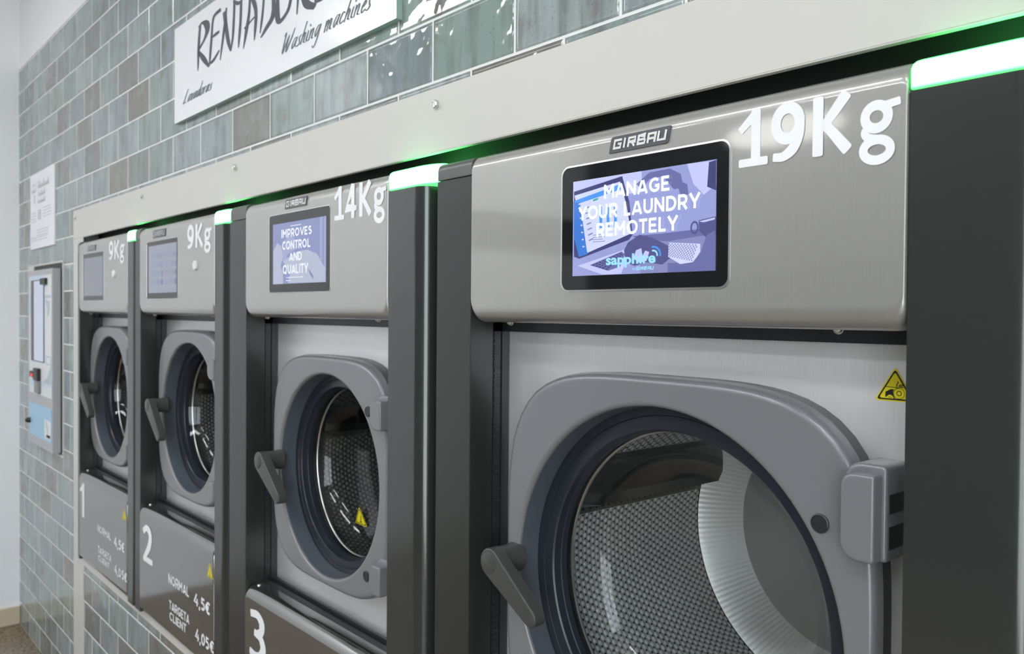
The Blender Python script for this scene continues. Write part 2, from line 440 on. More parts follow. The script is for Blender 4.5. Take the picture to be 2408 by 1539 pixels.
CAPS = {   # width, list of polylines on a unit cap height; stroke weight CW
 'M': (.98, [[(.1, 0), (.1, 1)], [(.88, 0), (.88, 1)], [(.12, .92), (.49, .36)], [(.86, .92), (.49, .36)]]),
 'A': (.90, [[(.08, 0), (.42, .93)], [(.82, 0), (.48, .93)], [(.22, .26), (.68, .26)]]),
 'N': (.86, [[(.1, 0), (.1, 1)], [(.76, 0), (.76, 1)], [(.12, .90), (.74, .10)]]),
 'G': (.92, [arc(.5, .5, .40, .40, 45, 360 - 42) + [(.80, .44), (.52, .44)]]),
 'E': (.70, [[(.1, 0), (.1, 1)], [(.1, .91), (.66, .91)], [(.1, .5), (.60, .5)], [(.1, .09), (.68, .09)]]),
 'Y': (.86, [[(.06, 1), (.43, .42)], [(.80, 1), (.43, .42)], [(.43, .46), (.43, 0)]]),
 'O': (1.0, [arc(.5, .5, .40, .40, 0, 360, 28)]),
 'Q': (1.0, [arc(.5, .5, .40, .40, 0, 360, 28), [(.58, .28), (.92, .0)]]),
 'U': (.84, [[(.1, 1), (.1, .40)] + arc(.42, .40, .32, .31, 180, 360) + [(.74, 1)]]),
 'R': (.80, [[(.1, 0), (.1, 1)], [(.1, .91), (.42, .91)] + arc(.42, .66, .26, .25, 90, -90) + [(.1, .41)], [(.42, .42), (.72, 0)]]),
 'P': (.74, [[(.1, 0), (.1, 1)], [(.1, .91), (.40, .91)] + arc(.40, .63, .25, .28, 90, -90) + [(.1, .35)]]),
 'L': (.64, [[(.1, 1), (.1, .0)], [(.1, .09), (.62, .09)]]),
 'D': (.88, [[(.1, 0), (.1, 1)], [(.1, .91), (.36, .91)] + arc(.36, .5, .42, .41, 90, -90) + [(.1, .09)]]),
 'T': (.72, [[(.36, 0), (.36, .92)], [(.0, .91), (.72, .91)]]),
 'I': (.22, [[(.11, 0), (.11, 1)]]),
 'V': (.88, [[(.05, 1), (.42, .07)], [(.83, 1), (.46, .07)]]),
 'S': (.72, [arc(.36, .70, .25, .20, 35, 270) + arc(.36, .30, .27, .21, 90, -145)]),
 'C': (.84, [arc(.48, .5, .39, .40, 48, 312, 20)]),
 '4': (.72, [[(.46, 1), (.06, .30), (.70, .30)], [(.50, .62), (.50, 0)]]),
 '5': (.66, [[(.58, .91), (.16, .91), (.13, .52)] + arc(.30, .34, .27, .25, 100, -130)]),
 '0': (.70, [arc(.35, .5, .25, .40, 0, 360, 24)]),
 ',': (.20, [[(.12, .12), (.04, -.18)]]),
 '€': (.74, [arc(.48, .5, .32, .40, 50, 310, 18), [(.0, .59), (.54, .59)], [(.0, .41), (.52, .41)]]),
 ' ': (.34, []),
}
def text(mb, s_, x0, x1, z0, z1, y, mi=0, wt=1.0, gap=.13):
    """capitals fitted between x0 and x1, cap height z0 to z1"""
    tot = sum(CAPS[c][0] + gap for c in s_) - gap
    k = (x1 - x0) / tot; h = z1 - z0; x = x0
    for c in s_:
        w, sts = CAPS[c]
        for st in sts:
            closed = math.hypot(st[0][0] - st[-1][0], st[0][1] - st[-1][1]) < 1e-6
            stroke(mb, [(x + px * k, z0 + pz * h, CW * wt * h) for px, pz in st], y, k / h, False, False, mi=mi, close=closed)
        x += (w + gap) * k
def font_text(mb, s_, x0, x1, z0, z1, y, mi=0, bold=.02, thick=.0004):
    """plain lower case fitted to a box on the plane y"""
    cu = bpy.data.curves.new('t', 'FONT'); cu.body = s_; cu.offset = bold; cu.resolution_u = 3
    ob = bpy.data.objects.new('t', cu); C.objects.link(ob)
    dg = bpy.context.evaluated_depsgraph_get()
    me = bpy.data.meshes.new_from_object(ob.evaluated_get(dg))
    xs = [v.co.x for v in me.vertices]; ys = [v.co.y for v in me.vertices]
    ax, bx, ay, by = min(xs), max(xs), min(ys), max(ys)
    vs = [(x0 + (v.co.x - ax) / (bx - ax) * (x1 - x0), y - thick, z0 + (v.co.y - ay) / (by - ay) * (z1 - z0)) for v in me.vertices]
    mb.add(vs, [tuple(p.vertices) for p in me.polygons], mi)
    bpy.data.objects.remove(ob); bpy.data.curves.remove(cu); bpy.data.meshes.remove(me)
BADGE = {'G': [[(1.0, .9), (.1, .9), (.1, .1), (.92, .1), (.92, .50), (.55, .50)]],
         'I': [[(.5, 0), (.5, 1)]],
         'R': [[(.1, 0), (.1, .9), (.9, .9), (.9, .48), (.1, .48)], [(.5, .48), (.9, 0)]],
         'B': [[(.1, .5), (.85, .5), (.85, .9), (.1, .9), (.1, .1), (.92, .1), (.92, .5)]],
         'A': [[(.1, 0), (.1, .9), (.92, .9), (.92, 0)], [(.1, .42), (.92, .42)]],
         'U': [[(.1, 1), (.1, .1), (.92, .1), (.92, 1)]]}
def badge_word(mb, x0, x1, z0, z1, y, mi=0, lean=.22):
    h = z1 - z0; n = 6; W = (x1 - x0 - lean * h)
    cw = {'I': .35}; tot = sum(cw.get(c, 1) for c in 'GIRBAU') + .22 * 5
    k = W / tot; x = x0
    for c in 'GIRBAU':
        w = cw.get(c, 1)
        for st in BADGE[c]:
            stroke(mb, [(x + (px if w == 1 else (px - .5) * 1 + .18) * k + lean * pz * h, z0 + pz * h, .235 * h) for px, pz in st], y, k / h, False, False, mi=mi)
        x += (w + .22) * k
SCRIPT = {  # handwritten lower case, unit x-height .5
 'L': (.7, [[(.45, 1.0), (.30, .55), (.12, .08), (.02, .0), (.25, .05), (.62, .02)]]),
 'W': (1.0, [[(.05, .85), (.18, .98), (.16, .4), (.20, .0), (.42, .55), (.55, .8)], [(.55, .8), (.50, .3), (.55, .0), (.80, .5), (.98, 1.0)]]),
 'a': (.50, [[(.40, .45), (.22, .48), (.06, .2), (.16, .0), (.36, .35), (.42, .48), (.36, .1), (.48, .02)]]),
 'v': (.42, [[(.02, .42), (.12, .48), (.12, .05), (.20, .02), (.38, .5)]]),
 'd': (.50, [[(.40, .42), (.20, .48), (.06, .2), (.16, .0), (.36, .35), (.50, 1.0)], [(.50, 1.0), (.38, .12), (.50, .02)]]),
 'o': (.46, [[(.28, .48), (.10, .35), (.08, .06), (.22, .0), (.38, .25), (.30, .48), (.46, .42)]]),
 'r': (.36, [[(.06, .46), (.10, .0)], [(.09, .2), (.2, .46), (.36, .42)]]),
 's': (.36, [[(.34, .48), (.16, .40), (.20, .26), (.28, .12), (.14, .0), (.02, .04)]]),
 'h': (.50, [[(.22, 1.0), (.06, .0)], [(.09, .2), (.26, .48), (.34, .38), (.30, .06), (.46, .02)]]),
 'i': (.24, [[(.10, .48), (.06, .08), (.2, .02)], [(.16, .68), (.18, .74)]]),
 'n': (.50, [[(.06, .48), (.06, .0)], [(.07, .2), (.24, .48), (.32, .38), (.28, .06), (.44, .02)]]),
 'm': (.70, [[(.06, .48), (.06, .0)], [(.07, .2), (.2, .48), (.28, .38), (.26, .0)], [(.27, .2), (.42, .48), (.50, .38), (.46, .06), (.62, .02)]]),
 'g': (.50, [[(.40, .45), (.20, .48), (.06, .2), (.16, .02), (.36, .35), (.42, .48), (.34, -.2), (.18, -.48), (.04, -.38)]]),
 'c': (.40, [[(.36, .42), (.20, .48), (.06, .2), (.16, .0), (.36, .1)]]),
 'e': (.40, [[(.08, .22), (.30, .34), (.24, .48), (.08, .25), (.14, .0), (.36, .1)]]),
 ' ': (.35, []),
}
def script_word(mb, s_, x0, x1, z0, h, y, w, an, slant=.28, mi=0, rise=0.):
    tot = sum(SCRIPT[c][0] for c in s_) + slant; k = (x1 - x0) / tot; x = x0
    for c in s_:
        cw, sts = SCRIPT[c]
        for st in sts:
            m_ = len(st)
            stroke(mb, [(x + (px + slant * pz) * k, z0 + pz * h, w * (.55 + .6 * math.sin(PI * (i + .6) / (m_ + .2)))) for i, (px, pz) in enumerate(st)], y, an, True, True, mi=mi)
        x += cw * k
def dome(mb, x, y, z, r, h, axis='-Y', n=12, mi=0):
    rings = []
    for k in range(5):
        a = PI / 2 * k / 4.2
        rr, hh = r * math.cos(a), h * math.sin(a)
        if axis == '-Y': rings.append([(x + rr * math.cos(2 * PI * i / n), y - hh, z + rr * math.sin(2 * PI * i / n)) for i in range(n)])
        else: rings.append([(x + rr * math.cos(2 * PI * i / n), y + rr * math.sin(2 * PI * i / n), z + (hh if axis == 'Z' else -hh)) for i in range(n)])
    mb.loops(rings, mi, True, False, True)

# ------------------------------------------------------------------ the room
WY = .7784                          # face of the tiled wall
XW, XE = -4.305, 1.35                # end wall and shop front
YO = -2.95                          # opposite wall
b = MB(); b.box(XW - .1, XE + .1, YO - .1, 1.75, -.06, 0)
structure(b.build('floor', M['floor']))
b = MB(); b.box(XW - .1, XE + .1, YO - .1, 1.75, CEIL, CEIL + .06)
structure(b.build('ceiling', M['ceiling']))
TT = 2.506
OX0, OX1, OZ0, OZ1 = -3.215, -.2135, .555, 1.725     # opening the machines stand in
b = MB()
for (x0, x1, z0, z1) in ((XW, OX0, 0, TT), (OX0, OX1, OZ1, TT), (OX0, OX1, 0, OZ0), (OX1, XE, 0, TT)):
    b.box(x0, x1, WY, WY + .05, z0, z1, 0)
b.box(XW, XE, WY + .003, WY + .05, TT, CEIL, 1)
structure(b.build('wall_back', [M['tile'], M['white_wall']]))
b = MB(); b.box(XW - .1, XW, YO - .1, 1.75, 0, CEIL)
structure(b.build('wall_left', M['white_wall']))
b = MB(); b.box(XW, XE, YO - .1, YO, 0, CEIL, 0)
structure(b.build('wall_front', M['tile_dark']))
b = MB()
GY0, GY1 = -2.6, -.6
b.box(XE, XE + .1, YO, GY0, 0, CEIL); b.box(XE, XE + .1, GY1, 1.75, 0, CEIL)
b.box(XE, XE + .1, GY0, GY1, 2.7, CEIL); b.box(XE, XE + .1, GY0, GY1, 0, .12)
structure(b.build('wall_right', M['white_wall']))
b = MB()
for y in (GY0, -1.62, GY1 - .045): b.box(XE + .02, XE + .07, y, y + .045, .12, 2.7)
for z in (.12, 2.655): b.box(XE + .02, XE + .07, GY0, GY1, z, z + .045)
win = structure(b.build('window_1', M['post']))
b = MB(); b.box(XE + .04, XE + .046, GY0 + .02, GY1 - .02, .14, 2.68)
b.build('pane', M['glass'], win)
b = MB(); b.box(XW, XW + .012, .42, WY - .0005, 0, .083)
structure(b.build('baseboard_left', M['base'], bevel=.003))
# service space behind the machines and the plinth they stand on
b = MB(); b.box(XW, XE, 1.65, 1.7, 0, CEIL)
structure(b.build('wall_service', M['dark']))
b = MB(); b.box(OX0, OX1, WY + .05, 1.5, 0, .5575)
structure(b.build('plinth', M['dark']))

for i, (x0, x1, y0, y1) in enumerate(PANELS):
    t = thing('ceiling_light', 'white ceiling light panel in the ' + ('row above the machine fronts' if y1 > -1.5 else 'row along the opposite wall') + ', ' + ('far end', 'middle', 'shop front end')[i % 3],
              'ceiling light', ((x0 + x1) / 2, (y0 + y1) / 2, CEIL), 'ceiling light panels')
    o = (t.location.x, t.location.y, t.location.z)
    b = MB()
    b.box(x0 - .02, x1 + .02, y0 - .02, y0, CEIL - .03, CEIL); b.box(x0 - .02, x1 + .02, y1, y1 + .02, CEIL - .03, CEIL)
    b.box(x0 - .02, x0, y0, y1, CEIL - .03, CEIL); b.box(x1, x1 + .02, y0, y1, CEIL - .03, CEIL)
    b.build('frame', M['trim'], t, o)
    b = MB(); b.box(x0, x1, y0, y1, CEIL - .022, CEIL - .005)
    b.build('diffuser', M['lightpanel'], t, o)
t = thing('wall_lamp', 'slim white wall lamp high on the tiled wall opposite the machines', 'lamp', (-2.68, YO, 2.52))
b = MB(); b.poly(superell(-2.68, 2.52, .42, .10, 2), YO, YO + .03); b.build('back_plate', M['trim'], t, (-2.68, YO, 2.52))
b = MB(); b.poly(superell(-2.68, 2.52, .38, .082, 2), YO + .03, YO + .07); b.build('diffuser', M['walllamp'], t, (-2.68, YO, 2.52), bevel=.01)
b = MB(); b.box(XW, XW + .012, -2.9, -1.8, 1.86, 2.11)
tag(b.build('wall_sign', mat('grey_green_sign', (.09, .10, .09), .5), bevel=.002), 'grey-green sign board on the white end wall, mirrored in the largest machine', 'sign')

# ------------------------------------------------------------------ metal surround
TY = WY - .0025
XO0, XO1 = -3.338, -.045
b = MB()
b.box(XO0, XO1, TY, WY, 1.6875, 1.789); b.box(XO0, XO1, TY, WY + .006, 1.6858, 1.6875)
t = tag(b.build('metal_fascia', M['trim'], bevel=.0006), 'long pale grey metal fascia strip above the row of machines', 'fascia')
for x in (-3.303, -2.547, -1.8726, -1.0824):
    b = MB()
    b.loops([[(x + r * math.cos(2 * PI * i / 16), y, 1.762 + r * math.sin(2 * PI * i / 16)) for i in range(16)]
             for r, y in ((.0068, TY), (.0068, TY - .0055), (.0058, TY - .0066), (.0048, TY - .0066), (.0044, TY - .0058))], 0, True, False, True)
    b.box(x - .0045, x + .0045, TY - .0066, TY - .0060, 1.7614, 1.7626); b.box(x - .0006, x + .0006, TY - .0066, TY - .0060, 1.7575, 1.7665)
    b.build('screw', M['screw'], t, smooth=40)
b = MB(); b.box(XO0, -3.204, TY, WY, 0, 1.6856)
tag(b.build('metal_upright', M['trim'], bevel=.0006), 'pale grey metal upright strip left of the far machine, down to the floor', 'metal strip')
b = MB(); b.box(-3.2035, OX1 - .001, TY, WY - .0003, .5265, .556)
tag(b.build('metal_sill', M['trim'], bevel=.0006), 'thin pale metal sill strip under the machines, on top of the tiled plinth', 'metal strip')
b = MB(); b.box(OX0 + .002, OX1 - .002, .835, .840, 1.660, 1.724)
structure(b.build('trim_1', mat('dark_lintel', (.02, .02, .02), .5)))

# ------------------------------------------------------------------ washing machines
FY, PF, DY, SY = .7564, .7544, .790, .830
ZB, ZP = .5585, 1.418
DISP = {
'lap_bezel': [(-0.7505,1.5866),(-0.6701,1.5969),(-0.6584,1.5647),(-0.6528,1.5258),(-0.6588,1.52),(-0.7406,1.5012),(-0.7494,1.5041)] ,
'lap_screen': [(-0.7497,1.5816),(-0.6725,1.5909),(-0.6624,1.562),(-0.6544,1.5274),(-0.7259,1.5079)] ,
'topbar': [(-0.7496,1.575),(-0.6724,1.5878),(-0.6707,1.5814),(-0.7484,1.5699)] ,
'side': [(-0.7503,1.5726),(-0.7397,1.5724),(-0.7259,1.5062),(-0.7406,1.5037),(-0.7497,1.5288)] ,
'base': [(-0.7427,1.4922),(-0.6647,1.5087),(-0.6565,1.506),(-0.6705,1.4802),(-0.7002,1.4801)] ,
'keys': [(-0.7212,1.4923),(-0.6688,1.5066),(-0.6636,1.5033),(-0.6706,1.4888),(-0.6905,1.4843)] ,
'hand': [(-0.6647,1.508),(-0.6587,1.5169),(-0.6408,1.525),(-0.6232,1.5208),(-0.6004,1.5106),(-0.5965,1.4956),(-0.6075,1.4887),(-0.6305,1.4926),(-0.6482,1.4887),(-0.6625,1.4939)] ,
'sleeve': [(-0.5976,1.5133),(-0.5785,1.5115),(-0.5556,1.5095),(-0.5555,1.5009),(-0.564,1.4899),(-0.5818,1.4884),(-0.5983,1.4972)] ,
'mug': [(-0.5569,1.5352),(-0.534,1.5376),(-0.5337,1.5166),(-0.5454,1.5145),(-0.5558,1.5237)] ,
'couch': [(-0.5745,1.4787),(-0.5538,1.4994),(-0.5455,1.5188),(-0.5338,1.5222),(-0.5335,1.4775)] ,
'blob1': [(-0.6476,1.5851),(-0.6281,1.5964),(-0.5979,1.5971),(-0.5832,1.5895),(-0.5794,1.5746),(-0.5921,1.573),(-0.609,1.5896),(-0.628,1.5889),(-0.6396,1.5781)] ,
'blob2': [(-0.5904,1.5845),(-0.5741,1.5769),(-0.5722,1.5651),(-0.5829,1.5662)] ,
'table': [(-0.6528,1.5242),(-0.608,1.5243),(-0.5339,1.5264),(-0.5338,1.5194),(-0.5986,1.5149),(-0.6407,1.5189)] ,
'light1': [(-0.5745,1.6),(-0.5341,1.5982),(-0.5337,1.5724),(-0.5513,1.563),(-0.5653,1.5759)] ,
'wifi1': [(-0.6192,1.5094),(-0.6135,1.5113),(-0.604,1.5063),(-0.6012,1.5017)] ,
}
DISP3 = {
'a': [(-1.6244,1.555),(-1.6057,1.5715),(-1.5888,1.5631),(-1.5804,1.543),(-1.5913,1.5237),(-1.5801,1.5085),(-1.5799,1.4868),(-1.6238,1.4872)],
'b': [(-1.5581,1.4883),(-1.5474,1.5075),(-1.5803,1.5331),(-1.5161,1.5496),(-1.4753,1.551),(-1.4358,1.5409),(-1.4118,1.5193),(-1.403,1.5143),(-1.403,1.4871),(-1.4747,1.4873)],
'c': [(-1.5481,1.5851),(-1.5268,1.5741),(-1.5214,1.5546),(-1.5585,1.5468),(-1.5747,1.528),(-1.5859,1.5383),(-1.5806,1.5725)],
'd': [(-1.4699,1.5145),(-1.45,1.4999),(-1.451,1.4929),(-1.4649,1.505)],
}
def triangle_sticker(apex, x0, x1, zb, y, parent, o, mark=True, label=None):
    b = MB()
    ax, az = apex; cx, cz = (ax + x0 + x1) / 3, (az + 2 * zb) / 3
    def tri(k):
        P = [(cx + (px - cx) * k, cz + (pz - cz) * k) for px, pz in ((ax, az), (x1, zb), (x0, zb))]
        out = []
        for i in range(3):
            a, v, c = P[i - 1], P[i], P[(i + 1) % 3]
            q = .10
            p0 = tuple(v[j] + (a[j] - v[j]) * q for j in (0, 1)); p1 = tuple(v[j] + (c[j] - v[j]) * q for j in (0, 1))
            for s in (0, .25, .5, .75, 1): out.append(tuple(p0[j] * (1 - s) ** 2 + 2 * v[j] * s * (1 - s) + p1[j] * s * s for j in (0, 1)))
        return out
    b.poly(tri(1.0), y - .0003, y, 0)
    if mark:
        a, c = tri(.90), tri(.77)
        b.loops([at(a, y - .00036), at(c, y - .00036)], 1)
        W, H = x1 - x0, az - zb
        def P(u, v): return (x0 + u * W, zb + v * H)
        y2 = y - .00036
        def pol(pts): b.add([(p[0], y2, p[1]) for p in (P(*q) for q in pts)], [tuple(range(len(pts)))], 1)
        if mark == 'full':
            pol([(.27, .10), (.27, .26), (.40, .345), (.47, .345), (.455, .27), (.48, .13), (.515, .05), (.49, .04), (.445, .155), (.37, .19)])
            pol([(.34, .12), (.44, .11), (.44, .095), (.34, .105)])
            for c_, r, w in (((.60, .235), .13, .010), ((.60, .235), .055, .018)):
                q = [(P(c_[0] + r * math.cos(2 * PI * i / 28), c_[1])[0], zb + c_[1] * H + r * W * math.sin(2 * PI * i / 28), w * W) for i in range(29)]
                stroke(b, q, y, 1, False, False, thick=.0004, mi=1, close=True)
            stroke(b, [(*P(.28, .41), .016 * W), (*P(.60, .395), .016 * W)], y, 1, False, False, thick=.0004, mi=1)
            for q in ([(.54, .43), (.545, .49), (.575, .53), (.57, .57)], [(.60, .45), (.64, .485), (.68, .47), (.71, .51)], [(.61, .42), (.65, .43), (.69, .41)]):
                stroke(b, [(*P(*p), .022 * W) for p in q], y, 1, True, True, thick=.0004, mi=1)
        else:
            stroke(b, [(*P(.5, .50), .05 * W), (*P(.48, .24), .05 * W)], y, 1, False, True, thick=.0004, mi=1)
            stroke(b, [(*P(.44, .17), .05 * W), (*P(.56, .17), .05 * W)], y, 1, False, True, thick=.0004, mi=1)
    ob = b.build('warning_sticker', [M['yellow'], M['black']], parent, o)
    if label: ob['label'] = label
    return ob

def washing_machine(p):
    xP, xL, xR, xF, xC = p['x']
    dx, dz, R = p['dx'], p['dz'], p['R']
    k = R / .245
    o = ((xP + xC) / 2, .83, ZB)
    root = thing('washing_machine', p['label'], 'washing machine', o, 'washing machines set into the tiled wall')
    def part(b, name, m, parent=root, **kw): return b.build(name, m, parent, o, **kw)
    zt = p['ztop']
    LT = p.get('light_top', 1.667)
    # cabinet behind the front
    b = MB(); y1 = 1.40
    for (x0, x1, z0, z1, ya) in ((xP + .001, xP + .006, ZB, 1.655, SY + .02), (xC - .006, xC - .001, ZB, 1.655, SY + .02), (xP + .006, xC - .006, ZB, ZB + .006, SY + .02), (xP + .006, xC - .006, 1.640, 1.655, FY + .02)):
        b.box(x0, x1, ya, y1, z0, z1)
    b.box(xP + .001, xC - .001, y1 - .005, y1, ZB + .006, 1.640)
    part(b, 'cabinet', M['body'])
    # side plate on the left with its return into the door recess
    b = MB(); b.box(xP + .0006, xL + .001, FY, .8005, ZB, 1.6335); part(b, 'side_plate', M['plate'], bevel=.0009)
    b = MB()
    prof = [(FY + .09, LT), (FY + .012, LT)] + [(FY + .012 * (1 - math.sin(a)), LT - .012 * (1 - math.cos(a))) for a in [PI / 2 * i / 5 for i in range(1, 6)]] + [(FY, 1.6345), (FY + .09, 1.6345)]
    b.loops([[(xP + .0012, y, z) for y, z in prof], [(xL + .001, y, z) for y, z in prof]], 0, True, True, True)
    part(b, 'corner_block', M['block'], smooth=35, bevel=.0012)
    # column on the right, rounded towards the next machine
    def section(ins=0., full=False):
        ry = min(.0255, xC - xF - .001); rx = xC - xF - .001 if full else ry
        q = [(xR + .0005 + ins, SY), (xR + .0005 + ins, FY + ins), (xF - .0015, FY + ins)]
        for i in range(13):
            a = PI / 2 * i / 12
            q.append((xF + (rx - ins) * math.sin(a), FY + ry - (ry - ins) * math.cos(a)))
        q.append((xF + rx - ins, SY)); return q
    s0 = section()
    b = MB(); b.loops([[(x, y, ZB) for x, y in s0], [(x, y, 1.6335) for x, y in s0]], 0, True, True, True)
    part(b, 'column', M['post'], smooth=30)
    # glowing status light that carries on the section of the column
    b = MB(); r_ = .009; z0 = 1.6345
    rings, us = [], []
    lev = [(0, z0, .12), (0, z0 + .0008, .14), (0, z0 + .0025, .5), (0, z0 + .007, .8), (0, z0 + .012, 1), (0, LT - r_ - .004, 1)] + [(r_ * (1 - math.cos(a)), LT - r_ + r_ * math.sin(a), u) for a, u in ((0, 1), (.5, .9), (.9, .4), (1.25, .09), (PI / 2, .06))] + [(r_ + .003, LT, .7)]
    for ins, z, u in lev:
        s = section(ins, True)
        rings.append([(x, y, z) for x, y in s]); us.append([u * (.08 if j in (0, 1) else 1) for j in range(len(s))])
    # extra column of vertices just inside the left rim
    def widen(ring): return ring[:2] + [(ring[1][0] + (.0016 if LT - ring[1][2] > .001 else .001), ring[1][1], ring[1][2])] + ring[2:]
    rings = [widen(r) for r in rings]; us = [u[:2] + [u[2]] + u[2:] for u in us]
    b.loops(rings, 0, True, True, True)
    n_ = len(rings[0])
    for i, u in enumerate(us):
        for j, q in enumerate(u): b.uv[i * n_ + j] = (q, 0)
    part(b, 'status_light', M['lamp'], smooth=40)['label'] = 'glowing green status light'
    # control panel
    ZT = p.get('ptop', 1.6655)
    b = MB(); slab(b, lambda ix, iz: rrect(xL + .0015 + ix, xR - ix, ZP + iz, ZT - iz, (.006, .006, .016, .016)), PF, .825, .0022, .021, n=8)
    cp = part(b, 'control_panel', M['panel'], smooth=50)
    for x in (xL + (xR - xL) * .10, xL + (xR - xL) * .88):
        b = MB(); dome(b, x, .780, ZP + .0015, .0055, .006, '-Z'); part(b, 'panel_screw', M['screw'], cp, smooth=40)
    # badge
    x0, x1, z0, z1 = p['badge']
    b = MB(); ln = .22 * (z1 - z0)
    sk = lambda pts: [(x + ln * ((z - z0) / (z1 - z0) - .5), z) for x, z in pts]
    b.poly(sk(rrect(x0, x1, z0, z1, (.003, .0008, .003, .0008), 3)), PF - .0016, PF, 0)
    h = z1 - z0
    b2 = 1 if p.get('badge_clear', True) else 2
    badge_word(b, x0 + .055 * (x1 - x0), x1 - .03 * (x1 - x0), z0 + .2 * h, z1 - .2 * h, PF - .0016, b2)
    part(b, 'logo_badge', [M['logo'], M['logo_white'], M['logo_faint']], cp)
    # capacity lettering
    b = MB(); x0, x1, z0, h = p['kg_box']; word(b, p['kg'], x0, x1, z0, h, PF)
    part(b, 'capacity_lettering', M['white'], cp)
    if p.get('disc'):
        b = MB(); x, z = p['disc']
        b.loops([[(x + r * math.cos(2 * PI * i / 24), y, z + r * math.sin(2 * PI * i / 24)) for i in range(24)] for r, y in ((.0118, PF), (.0118, PF - .0035), (.0105, PF - .005))], 0, True, False, True)
        part(b, 'round_cap', M['logo_white'], cp, smooth=40)['label'] = 'small pale round cap'
    # touchscreen
    x0, x1, z0, z1 = p['screen']
    b = MB(); r = .011 if R > .22 else .007
    fr = .0022 if R > .22 else .0013
    b.loops([at(rrect(x0 - fr, x1 + fr, z0 - fr, z1 + fr, r + fr), PF + .001), at(rrect(x0 - fr, x1 + fr, z0 - fr, z1 + fr, r + fr), PF - .0009), at(rrect(x0, x1, z0, z1, r), PF - .0012), at(rrect(x0 + .0004, x1 - .0004, z0 + .0004, z1 - .0004, r), PF - .0002)], 0)
    b.loops([at(rrect(x0 + .0004, x1 - .0004, z0 + .0004, z1 - .0004, r), PF - .0003), at(rrect(x0 + .0004, x1 - .0004, z0 + .0004, z1 - .0004, r), PF - .0008)], 1, True, True, True)
    ts = part(b, 'touchscreen', [M['panel_edge'], M['bezel']])
    p['display'](ts, o, PF - .0008)
    # steel front plate with the door opening
    hole = .222 * k
    NQ = 96
    xa, xb, za, zb = xL - .003, xC - .007, zt - .04, 1.4035
    rect = []
    for i in range(NQ):
        t_ = 2 * PI * i / NQ; c, s = math.cos(t_), math.sin(t_)
        tx = ((xb - dx) / c if c > 0 else (xa - dx) / c) if abs(c) > 1e-6 else 9
        tz = ((zb - dz) / s if s > 0 else (za - dz) / s) if abs(s) > 1e-6 else 9
        tt = min(tx, tz); rect.append((dx + tt * c, dz + tt * s))
    for (qx, qz) in ((xa, za), (xa, zb), (xb, za), (xb, zb)):
        i = min(range(NQ), key=lambda j: (rect[j][0] - qx) ** 2 + (rect[j][1] - qz) ** 2); rect[i] = (qx, qz)
    b = MB(); b.loops([at(rect, SY + .004), at(rect, SY), at(circ(dx, dz, hole), SY), at(circ(dx, dz, hole), SY + .004)], 0)
    fp = part(b, 'front_plate', M['steel'])
    if p.get('plate_sticker'):
        a, x0, x1, zb_ = p['plate_sticker']; triangle_sticker(a, x0, x1, zb_, SY, fp, o, 'full')
    # black seals round the recess
    b = MB()
    b.box(xL + .001, xC - .008, SY - .012, SY + .002, 1.4045, ZP + .012)
    b.box(xL + .001, xL + .0045, .815, SY - .001, zt, 1.404)
    for i in range(int((1.404 - zt) / .009)):
        z = zt + .004 + i * .009
        b.box(xL + .001, xL + .0035, .8015, .8125, z, z + .0055)
    b.box(xL + .001, xL + .0022, .8005, .814, zt, 1.404)
    for y0 in (.800, .8125): b.box(xL + .001, xC - .008, y0, y0 + .006, zt - .012, zt + .004 + (y0 - .8) * .5)
    b.box(xL + .001, xC - .008, .797, SY, zt - .03, zt - .004)
    part(b, 'recess_seal', M['rubber'])
    # lower panel
    b = MB(); slab(b, lambda ix, iz: rrect(xL + .0015 + ix, xR - ix, ZB + iz, zt - iz, (.012, .012, .003, .003)), PF, .800, .003, .024, n=8)
    lp = part(b, 'lower_panel', M['low'], smooth=50)
    b = MB(); dome(b, xL + .028, .776, zt - .001, .0042, .004, 'Z'); part(b, 'panel_screw', M['screw'], lp, smooth=40)
    if p.get('number'):
        b = MB(); p['number'](b); part(b, 'number', M['white'], lp)
    if p.get('prices'):
        for s_, x0, x1, z0, z1, bo in p['prices']:
            b = MB(); text(b, s_, x0, x1, z0, z1, PF, 0, bo); part(b, 'price_lettering', M['white'], lp)
    if p.get('low_sticker'):
        a, x0, x1, zb_ = p['low_sticker']; triangle_sticker(a, x0, x1, zb_, PF, lp, o, 'mark')
    # door: moulded square frame with round opening
    cx, cz, a_, b_ = p['door']
    b = MB()
    rings = [at(superell(cx, cz, a_ - .020, b_ - .020, 4), .8085), at(superell(cx, cz, a_ - .002, b_ - .002, 4), .8085), at(superell(cx, cz, a_, b_, 4), .8070)]
    f, yf_ = .0085, .8000
    for i in range(7):
        a = PI / 2 * i / 6
        rings.append(at(superell(cx, cz, a_ - .0015 - f * (1 - math.cos(a)), b_ - .0015 - f * (1 - math.cos(a)), 4), yf_ - (yf_ - DY) * math.sin(a)))
    rc = .006
    rings.append(at(superell(cx, cz, a_ - .003 - f, b_ - .003 - f, 4), DY))
    rings += [at(circ(dx, dz, R + rc + .001), DY), at(circ(dx, dz, R + rc), DY)]
    for i in range(1, 5):
        a = PI / 2 * i / 4
        rings.append(at(circ(dx, dz, R + rc * (1 - math.sin(a))), DY + rc * (1 - math.cos(a))))
    rings.append(at(circ(dx, dz, R - .002), SY - .003))
    b.loops(rings, [0] * (len(rings) - 2) + [1])
    door = part(b, 'door', [M['door'], M['ringcone']], smooth=42)
    b = MB(); b.loops([at(superell(cx, cz, a_ - .0025, b_ - .0008, 4), .8088), at(superell(cx, cz, a_ - .0025, b_ - .0008, 4), SY - .0004), at(circ(dx, dz, R + .006), SY - .0004), at(circ(dx, dz, R + .006), .8088)], 0)
    part(b, 'door_seal', M['rubber'], door, smooth=40)
